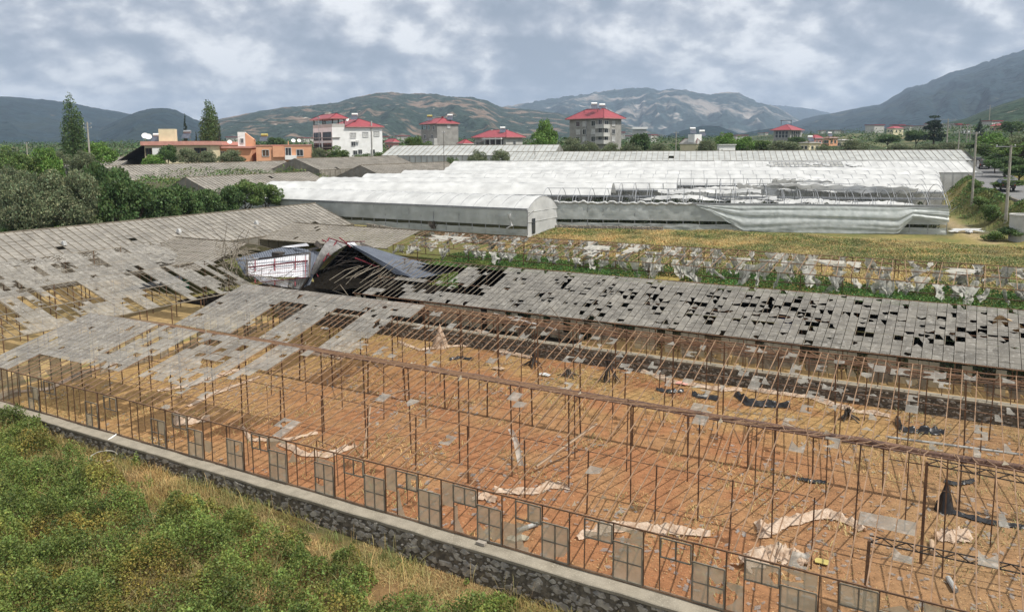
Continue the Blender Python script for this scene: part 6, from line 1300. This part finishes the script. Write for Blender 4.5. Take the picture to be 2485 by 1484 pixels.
# ------------------------------------------------------------------ plastic, pipes and scrap on the soil
def strip(pp, wd, label, name='plastic_sheet', m='sheet', z=.0, seed=0, h=.12, cat='plastic sheet'):
    r = np.random.default_rng(seed+40); pts = [GZ(*p, z) for p in pp]; Q = []; n = 16
    for i in range(len(pts)-1):
        for k in range(n): Q.append(pts[i]*(1-k/n)+pts[i+1]*k/n)
    Q.append(pts[-1]); Q = np.array(Q); m2 = 9; P = np.zeros((len(Q), m2, 3))
    for i, q in enumerate(Q):
        d = Q[min(i+1, len(Q)-1)]-Q[max(i-1, 0)]; d /= np.linalg.norm(d)+1e-9; nn = np.array([-d[1], d[0], 0]); u = i/(len(Q)-1); w_ = wd*(.25+.6*math.sin(math.pi*min(max(u, .06), .94))**.5)*(.45+1.0*float(vnoise(np.array([i*.23+seed*3]), np.array([seed*1.7]), 91)[0])+.07*r.normal())
        for j in range(m2): v = j/(m2-1)-.5; base = q+nn*v*w_; P[i, j] = base+np.array([0, 0, float(gz(base[0], base[1]))-q[2]*0-0+.04+h*(.5+.5*math.cos(v*2*math.pi))*(.5+.5*abs(math.sin(i*.5+j*1.3+seed)))+.04*r.random()]) ; P[i, j, 2] = float(gz(base[0], base[1]))+.04+h*(.5+.5*math.cos(v*2*math.pi))*(.15+1.1*float(vnoise(np.array([i*.31+seed*7]), np.array([j*.8+seed]), 90)[0]))+.035*r.random()
    return solo(MB().grid(P), name, M[m], label, cat, smooth=True)
A2 = lambda x, y: (1577+x/2.586, 910+y/2.586)
B2 = lambda x, y: (789+x/2.586, 910+y/2.586)
C2 = lambda x, y: (789+x/2.926, 546+y/2.926)
strip([(382, 950), (450, 938), (560, 902), (660, 884)], .9, 'longest pale plastic strip at the left of the bare soil, upper one', seed=1)
strip([(455, 988), (520, 955), (630, 915)], .6, 'thin pale plastic strip just below the longest one', seed=2, h=.06)
strip([(428, 1005), (438, 1030), (510, 1022)], .6, 'pale plastic caught behind the rusty side posts near the left', seed=3, h=.3)
strip([(590, 1040), (610, 1070), (700, 1068), (770, 1052)], .45, 'thin whitish plastic strip behind the fourth vent window', seed=4)
strip([(684, 1078), (740, 1105), (800, 1105), (862, 1084)], .65, 'thick twisted whitish plastic left of centre, near the side windows', seed=5, h=.2)
strip([(1200, 1194), (1303, 1197), (1332, 1178), (1385, 1186)], .62, 'whitish twisted plastic strip near the middle front posts', seed=6, h=.22)
strip([B2(920, 790), B2(1000, 760), B2(1080, 800)], .5, 'small plastic heap left of the middle twisted strip', seed=7, h=.2)
strip([A2(690, 930), A2(700, 1015), A2(780, 960), A2(950, 905), A2(1130, 885), A2(1290, 945), A2(1340, 985)], .75, 'long cream plastic arc at the right, draped like a ribbon', seed=8, h=.28)
strip([A2(570, 1220), A2(700, 1140), A2(800, 1120), A2(900, 1150), A2(980, 1210)], 1.3, 'crumpled cream plastic heap behind the missing window at the right', seed=9, h=.4)
strip([A2(1790, 1030), A2(1890, 1030), A2(1990, 1010)], 1.1, 'bunched cream plastic by the fallen truss', seed=10, h=.4)
strip([A2(10, 975), A2(200, 985), A2(380, 1005)], .75, 'flat cream plastic strip behind the right-hand side windows', seed=11, h=.25)
strip([B2(1580, 1030), B2(1740, 980), B2(1900, 960), B2(2190, 975)], .7, 'rumpled plastic behind the window with a torn pane', seed=12, h=.3)
strip([(1560, 903), (1640, 930), (1740, 945), (1800, 948)], .9, 'pinkish plastic lying along the dark terrace wall, left piece', seed=13, h=.2)
strip([(1820, 948), (1960, 965), (2080, 1000), (2160, 1012)], .6, 'pinkish plastic along the terrace wall, right piece', seed=14, h=.2)
strip([(965, 830), (1020, 850), (1110, 840), (1165, 842)], .5, 'faint plastic scraps before the leaning tent-shaped plastic', seed=15)
strip([(1155, 836), (1220, 855), (1290, 870)], .7, 'pinkish plastic right of the tent-shaped plastic', seed=16, h=.2)
strip([(20, 955), (120, 945), (200, 905), (290, 880)], .5, 'thin pale strip at the left end inside the frame', seed=17)
strip([(700, 850), (760, 858), (830, 872)], .5, 'pale plastic below the ridge at the glass edge', seed=18)
strip([A2(540, 130), A2(620, 190), A2(760, 200), A2(880, 205)], .5, 'black plastic heap beyond the thick gutter, largest', m='black', seed=21, h=.38, name='black_plastic')
strip([A2(1545, 290), A2(1580, 350), A2(1700, 365), A2(1850, 375)], .4, 'black plastic heap at the right, by the long grey pipe', m='black', seed=22, h=.38, name='black_plastic')
strip([A2(1800, 800), A2(1900, 870), A2(2100, 920), A2(2347, 965)], .4, 'black plastic lying along the fallen gutter shadow at right', m='black', seed=23, h=.12, name='black_plastic')
strip([A2(1850, 670), A2(1930, 690), A2(2030, 665)], .45, 'small black plastic under the dark truss', m='black', seed=24, h=.1, name='black_plastic')
strip([A2(40, 95), A2(120, 110), A2(210, 105)], .5, 'black plastic strip on the soil left of the large heap', m='black', seed=25, h=.2, name='black_plastic')
strip([A2(265, 125), A2(320, 140), A2(430, 160)], .5, 'black plastic scrap between the strip and the large heap', m='black', seed=26, h=.25, name='black_plastic')
strip([C2(880, 960), C2(960, 945), C2(1050, 960)], .6, 'dark plastic scrap on the soil near the tent-shaped plastic', m='black', seed=27, h=.15, name='black_plastic')
strip([A2(930, 655), A2(1000, 670), A2(1110, 680)], .35, 'black scrap on the dark gutter shadow line', m='black', seed=28, h=.1, name='black_plastic')
r = np.random.default_rng(901)
def cone(c, label, hgt, rb, m='sheet', seed=0, cat='plastic sheet', name='hanging_plastic'):
    r = np.random.default_rng(seed); k = 15; P = np.array([[c+np.array([math.cos(t)*rb*(1-v)**1.2*(1+.3*math.sin(5*t+v*3)), math.sin(t)*rb*(1-v)**1.2, hgt*v+.02]) for t in np.linspace(0, 2*np.pi, k)] for v in np.linspace(0, .97, 8)]); solo(MB().grid(P), name, M[m], label, cat, smooth=True)
cone(GZ(1068, 843, .0), 'tent-shaped pale plastic hanging to the soil near the terrace wall', 1.9, .6, seed=1)
cone(GZ(2293, 1240, 0), 'upright black plastic scrap under the dark truss at right', 1.5, .35, 'black', 2)
for k, (p, lb) in enumerate(((C2(1480, 1000), 'black dried plant heap in the middle bay'), (C2(1725, 1075), 'small dark stump behind the thick gutter'), (C2(2015, 1110), 'tall dead vine trunk behind the thick gutter'), (A2(1240, 280), 'dead vine root with white scraps near the terrace wall'))):
    c = GZ(*p, 0); mb = MB(); hh = (1.0, .6, 2.2, .8)[k]
    for j in range(16): a = r.uniform(0, 6.28); q = r.uniform(.2, .8); mb.tube([c+[math.cos(a)*q, math.sin(a)*q, .02], c+[math.cos(a)*.15, math.sin(a)*.15, hh*.4], c+r.normal(0, .12, 3)*[1, 1, .3]+[0, 0, hh*r.uniform(.7, 1)]], [.03, .05, .015], 5)
    solo(mb, 'dead_plant', M['dark'], lb, 'dead plant')
for a, b, z0, z1, rr_, m, lb in ((B2(1325, 572), B2(1705, 305), .35, 1.5, .07, 'pvct', 'long tan pipe leaning across the soil in mid-bay'), (B2(287, 180), B2(238, 510), 2.3, .1, .05, 'pvct', 'light pole leaning from the purlin to the ground'), (B2(1205, 972), B2(1335, 930), .1, .1, .09, 'pvc', 'grey pipe piece behind the window near the middle'), (A2(1872, 1270), A2(1920, 1350), .1, .1, .09, 'pvc', 'short grey pipe at the lower right'), (A2(1768, 1040), A2(1777, 1112), .1, .1, .09, 'pvct', 'short tan pipe below the bunched plastic'), (A2(1480, 385), A2(2340, 498), .6, .5, .06, 'pvc', 'long grey rail across the right-hand bay'), (C2(320, 1240), C2(590, 1165), .1, 1.1, .05, 'pvct', 'pale tube hanging right of the middle rail post'), (C2(1200, 630), C2(1640, 740), 2.8, 2.4, .07, 'frame', 'white pipe lying on the collapsed rear roof')):
    solo(MB().tube([GZ(*a, z0), GZ(*b, z1)], rr_, 10), 'pipe', M[m], lb, 'pipe')
hp = [B2(1165, 340), B2(1200, 420), B2(1215, 500), B2(1230, 570)]; pp = [GZ(*p, z) for p, z in zip(hp, (1.5, 1.0, .6, .2))]; solo(MB().grid(np.array([[p-U*.16, p+V*.1, p+U*.16] for p in pp])), 'hanging_plastic', M['shred'], 'narrow translucent plastic hanging beside a tall middle post', 'plastic sheet', smooth=True)
for p, w_, d_, m, lb, nm in ((A2(2175, 550), .55, .35, 'yellow', 'yellow board scrap at the far right of the soil', 'board'), (A2(1080, 1172), .5, .35, 'yellow', 'yellow paper scrap near the cream plastic heap', 'board'), ((678, 807), .9, .55, 'frame', 'white rectangular tray beyond the glass edge', 'tray'), ((789, 797), .8, .5, 'frame', 'second white tray right of the first', 'tray'), (C2(1230, 1020), .9, .5, 'pvct', 'rusty brown basin on the soil beyond the gutter', 'basin'), (C2(1560, 1065), .8, .4, 'frame', 'pale flat bag beyond the gutter', 'bag'), (B2(1180, 1028), .5, .35, 'glassc', 'glass sheet lying behind the middle window', 'glass_sheet'), (B2(1240, 1022), .5, .35, 'glassc', 'second glass sheet beside the first behind the middle window', 'glass_sheet'), (A2(200, 55), .8, .4, 'pink', 'brownish pink sack by the terrace wall', 'sack')):
    c = GZ(*p, .05); mb = MB(); P = np.array([[c+U*w_*(i/4-.5)*(1-.1*abs(j-2))+V*d_*(j/4-.5)+np.array([0, 0, .03+(.14 if nm in ('basin', 'bag', 'sack') else .03)*math.cos((i-2)*.7)*math.cos((j-2)*.7)]) for i in range(5)] for j in range(5)]); mb.grid(P); solo(mb, nm, M[m], lb, nm.replace('_', ' '), solid=.03)
c = GZ(446, 706, 0); solo(MB().lathe(c+[0, 0, 0], [(.0, .02), (.5, .0), (.6, .9), (.66, .95), (.66, 1.05), (.3, 1.25), (0, 1.3)], 14), 'green_barrel', M['green'], 'green plastic barrel under the broken left bays', 'barrel')
c = GZ(1906, 782, 1.6); solo(MB().lathe(c*[1, 1, 0]+[0, 0, 1], [(.0, .02), (.42, .0), (.45, .5), (.42, 1.0), (0, 1.05)], 14), 'blue_barrel', M['blue'], 'blue barrel seen through a hole in the long grey roof', 'barrel')
n = 16; pa = GZ(2410, 775, 4.4); P = np.array([[pa+U*(2.6*i/n)+np.array([0, 0, .25*math.sin(i*.5)-.35*i/n*0])+V*(.1*j)+np.array([0, 0, -(.25+.5*(1-i/n))*j/5+.1*math.sin(j*2+i)]) for j in range(6)] for i in range(n)]); solo(MB().grid(P), 'tan_cloth', mat('tan_cloth', (.60, .42, .22), (.46, .32, .17), .8, 4), 'tan cloth snagged on the holed grey roof at the right edge', 'cloth', smooth=True)
cl = GZ(252, 1112, -.1); pts = [cl+np.array([math.cos(t)*.62, math.sin(t)*.42, .12+.12*math.sin(t)]) for t in np.linspace(.3, 5.9, 26)]; solo(MB().tube(pts, .028, 6), 'plastic_hoop', M['shred'], 'white plastic loop lying in the grass below the foreground wall', 'hoop')
ta = W(0, 0, 0); p = [GZ(284, 1052, .66), GZ(270, 1064, .6), GZ(262, 1078, .2), GZ(256, 1086, -.1)]; p[1] = p[1]-V*.15; solo(MB().tube(p, .035, 5), 'plastic_strap', M['white'], 'white strap hanging over the foreground wall cap', 'strap')
strip([(232, 1030), (262, 1036), (300, 1050)], .3, 'plastic scrap lying on the foreground wall cap', z=.64, seed=30) if False else None
c = GZ(1168, 1320, .64); mb = MB().box(c+[0, 0, .06], .35, .2, .1, U, V); solo(mb, 'loose_stone', M['drystone'], 'loose pale stone lying on the foreground wall cap', 'stone')
for p, lb, sd in (((12, 515), 'grey torn sheet blown upright at the left edge', 1), ((45, 537), 'small grey sheet beside the upright one', 2)):
    q = GY(*p, 92); solo(shred(q, U*1.2, V*.8+np.array([0, 0, -2.2 if sd == 1 else -.9])+U*1.5, 7, 5, sd), 'torn_sheet', M['shred'], lb, 'plastic sheet', smooth=True)
for k, (px_, py_) in enumerate(((2345, 468), (2352, 500), (2330, 505), (2360, 560))):
    c = GY(px_, py_, 100); c = onground(c, .1); solo(shred(c+[0, 0, .4], P1*2.2, -P2*1.5-np.array([0, 0, .35]), 7, 6, 60+k), 'plastic_sheet', M['film'], ['crumpled white film at the corner of the gabled greenhouse', 'white film scrap on the path beside the end of the tunnels', 'white film hanging off the right tunnel end', 'white film heap on the path by the round tank'][k], 'plastic sheet', smooth=True)
c = GZ(1068, 552, 3.4)-V*1.5; mb = MB(); r = np.random.default_rng(77)
for j in range(40): mb.tube([c+r.normal(0, .15, 3)*[1, 1, 0], c+np.array([r.normal(0, .5), r.normal(0, .3), r.uniform(.3, 1.3)])], .03, 4)
solo(mb, 'twig_heap', M['dark'], 'heap of dark twigs against the side of the central white tunnel', 'branches')
# arching dry stems by the foreground wall
r = np.random.default_rng(88); mb = MB()
for (px_, py_, n_) in ((470, 1180, 40), (410, 1150, 24), (800, 1310, 22), (520, 1150, 20), (1290, 1440, 14)):
    c0_ = GZ(px_, py_, -.8)
    for j in range(n_):
        a = r.uniform(0, 6.28); ln = r.uniform(.5, 1.4); h = r.uniform(.3, 1.0); p0 = c0_+[r.normal(0, .3), r.normal(0, .3), 0]; d = np.array([math.cos(a), math.sin(a), 0])*ln; mb.tube([p0, p0+d*.35+[0, 0, h*.8], p0+d*.7+[0, 0, h], p0+d+[0, 0, h*.6]], [.009, .008, .006, .004], 4)
tag(mb.build('dry_stems', MC['dry_grass_blades'] if False else M['wood'], None), 'arching dry bramble stems along the foreground wall', 'brambles', kind='stuff')
if bpy.data.objects.get('far_house') is None: pass

def stalks(n, r):
    s, t_, x, y = rnd_out(n, r); k = fbm(s*.5+3, t_*.5, 3, 92); h = .5+.8*r.random(n); P = np.stack([x, y, gz(x, y)], 1); return P, h, (k > .5) & visf(P)
blades('dry_stalks', 'thin pale stalks sticking out of the foreground shrubs', 7000, stalks, LM['dry'], 525, w=.007, lay=.35, cat='stalks')
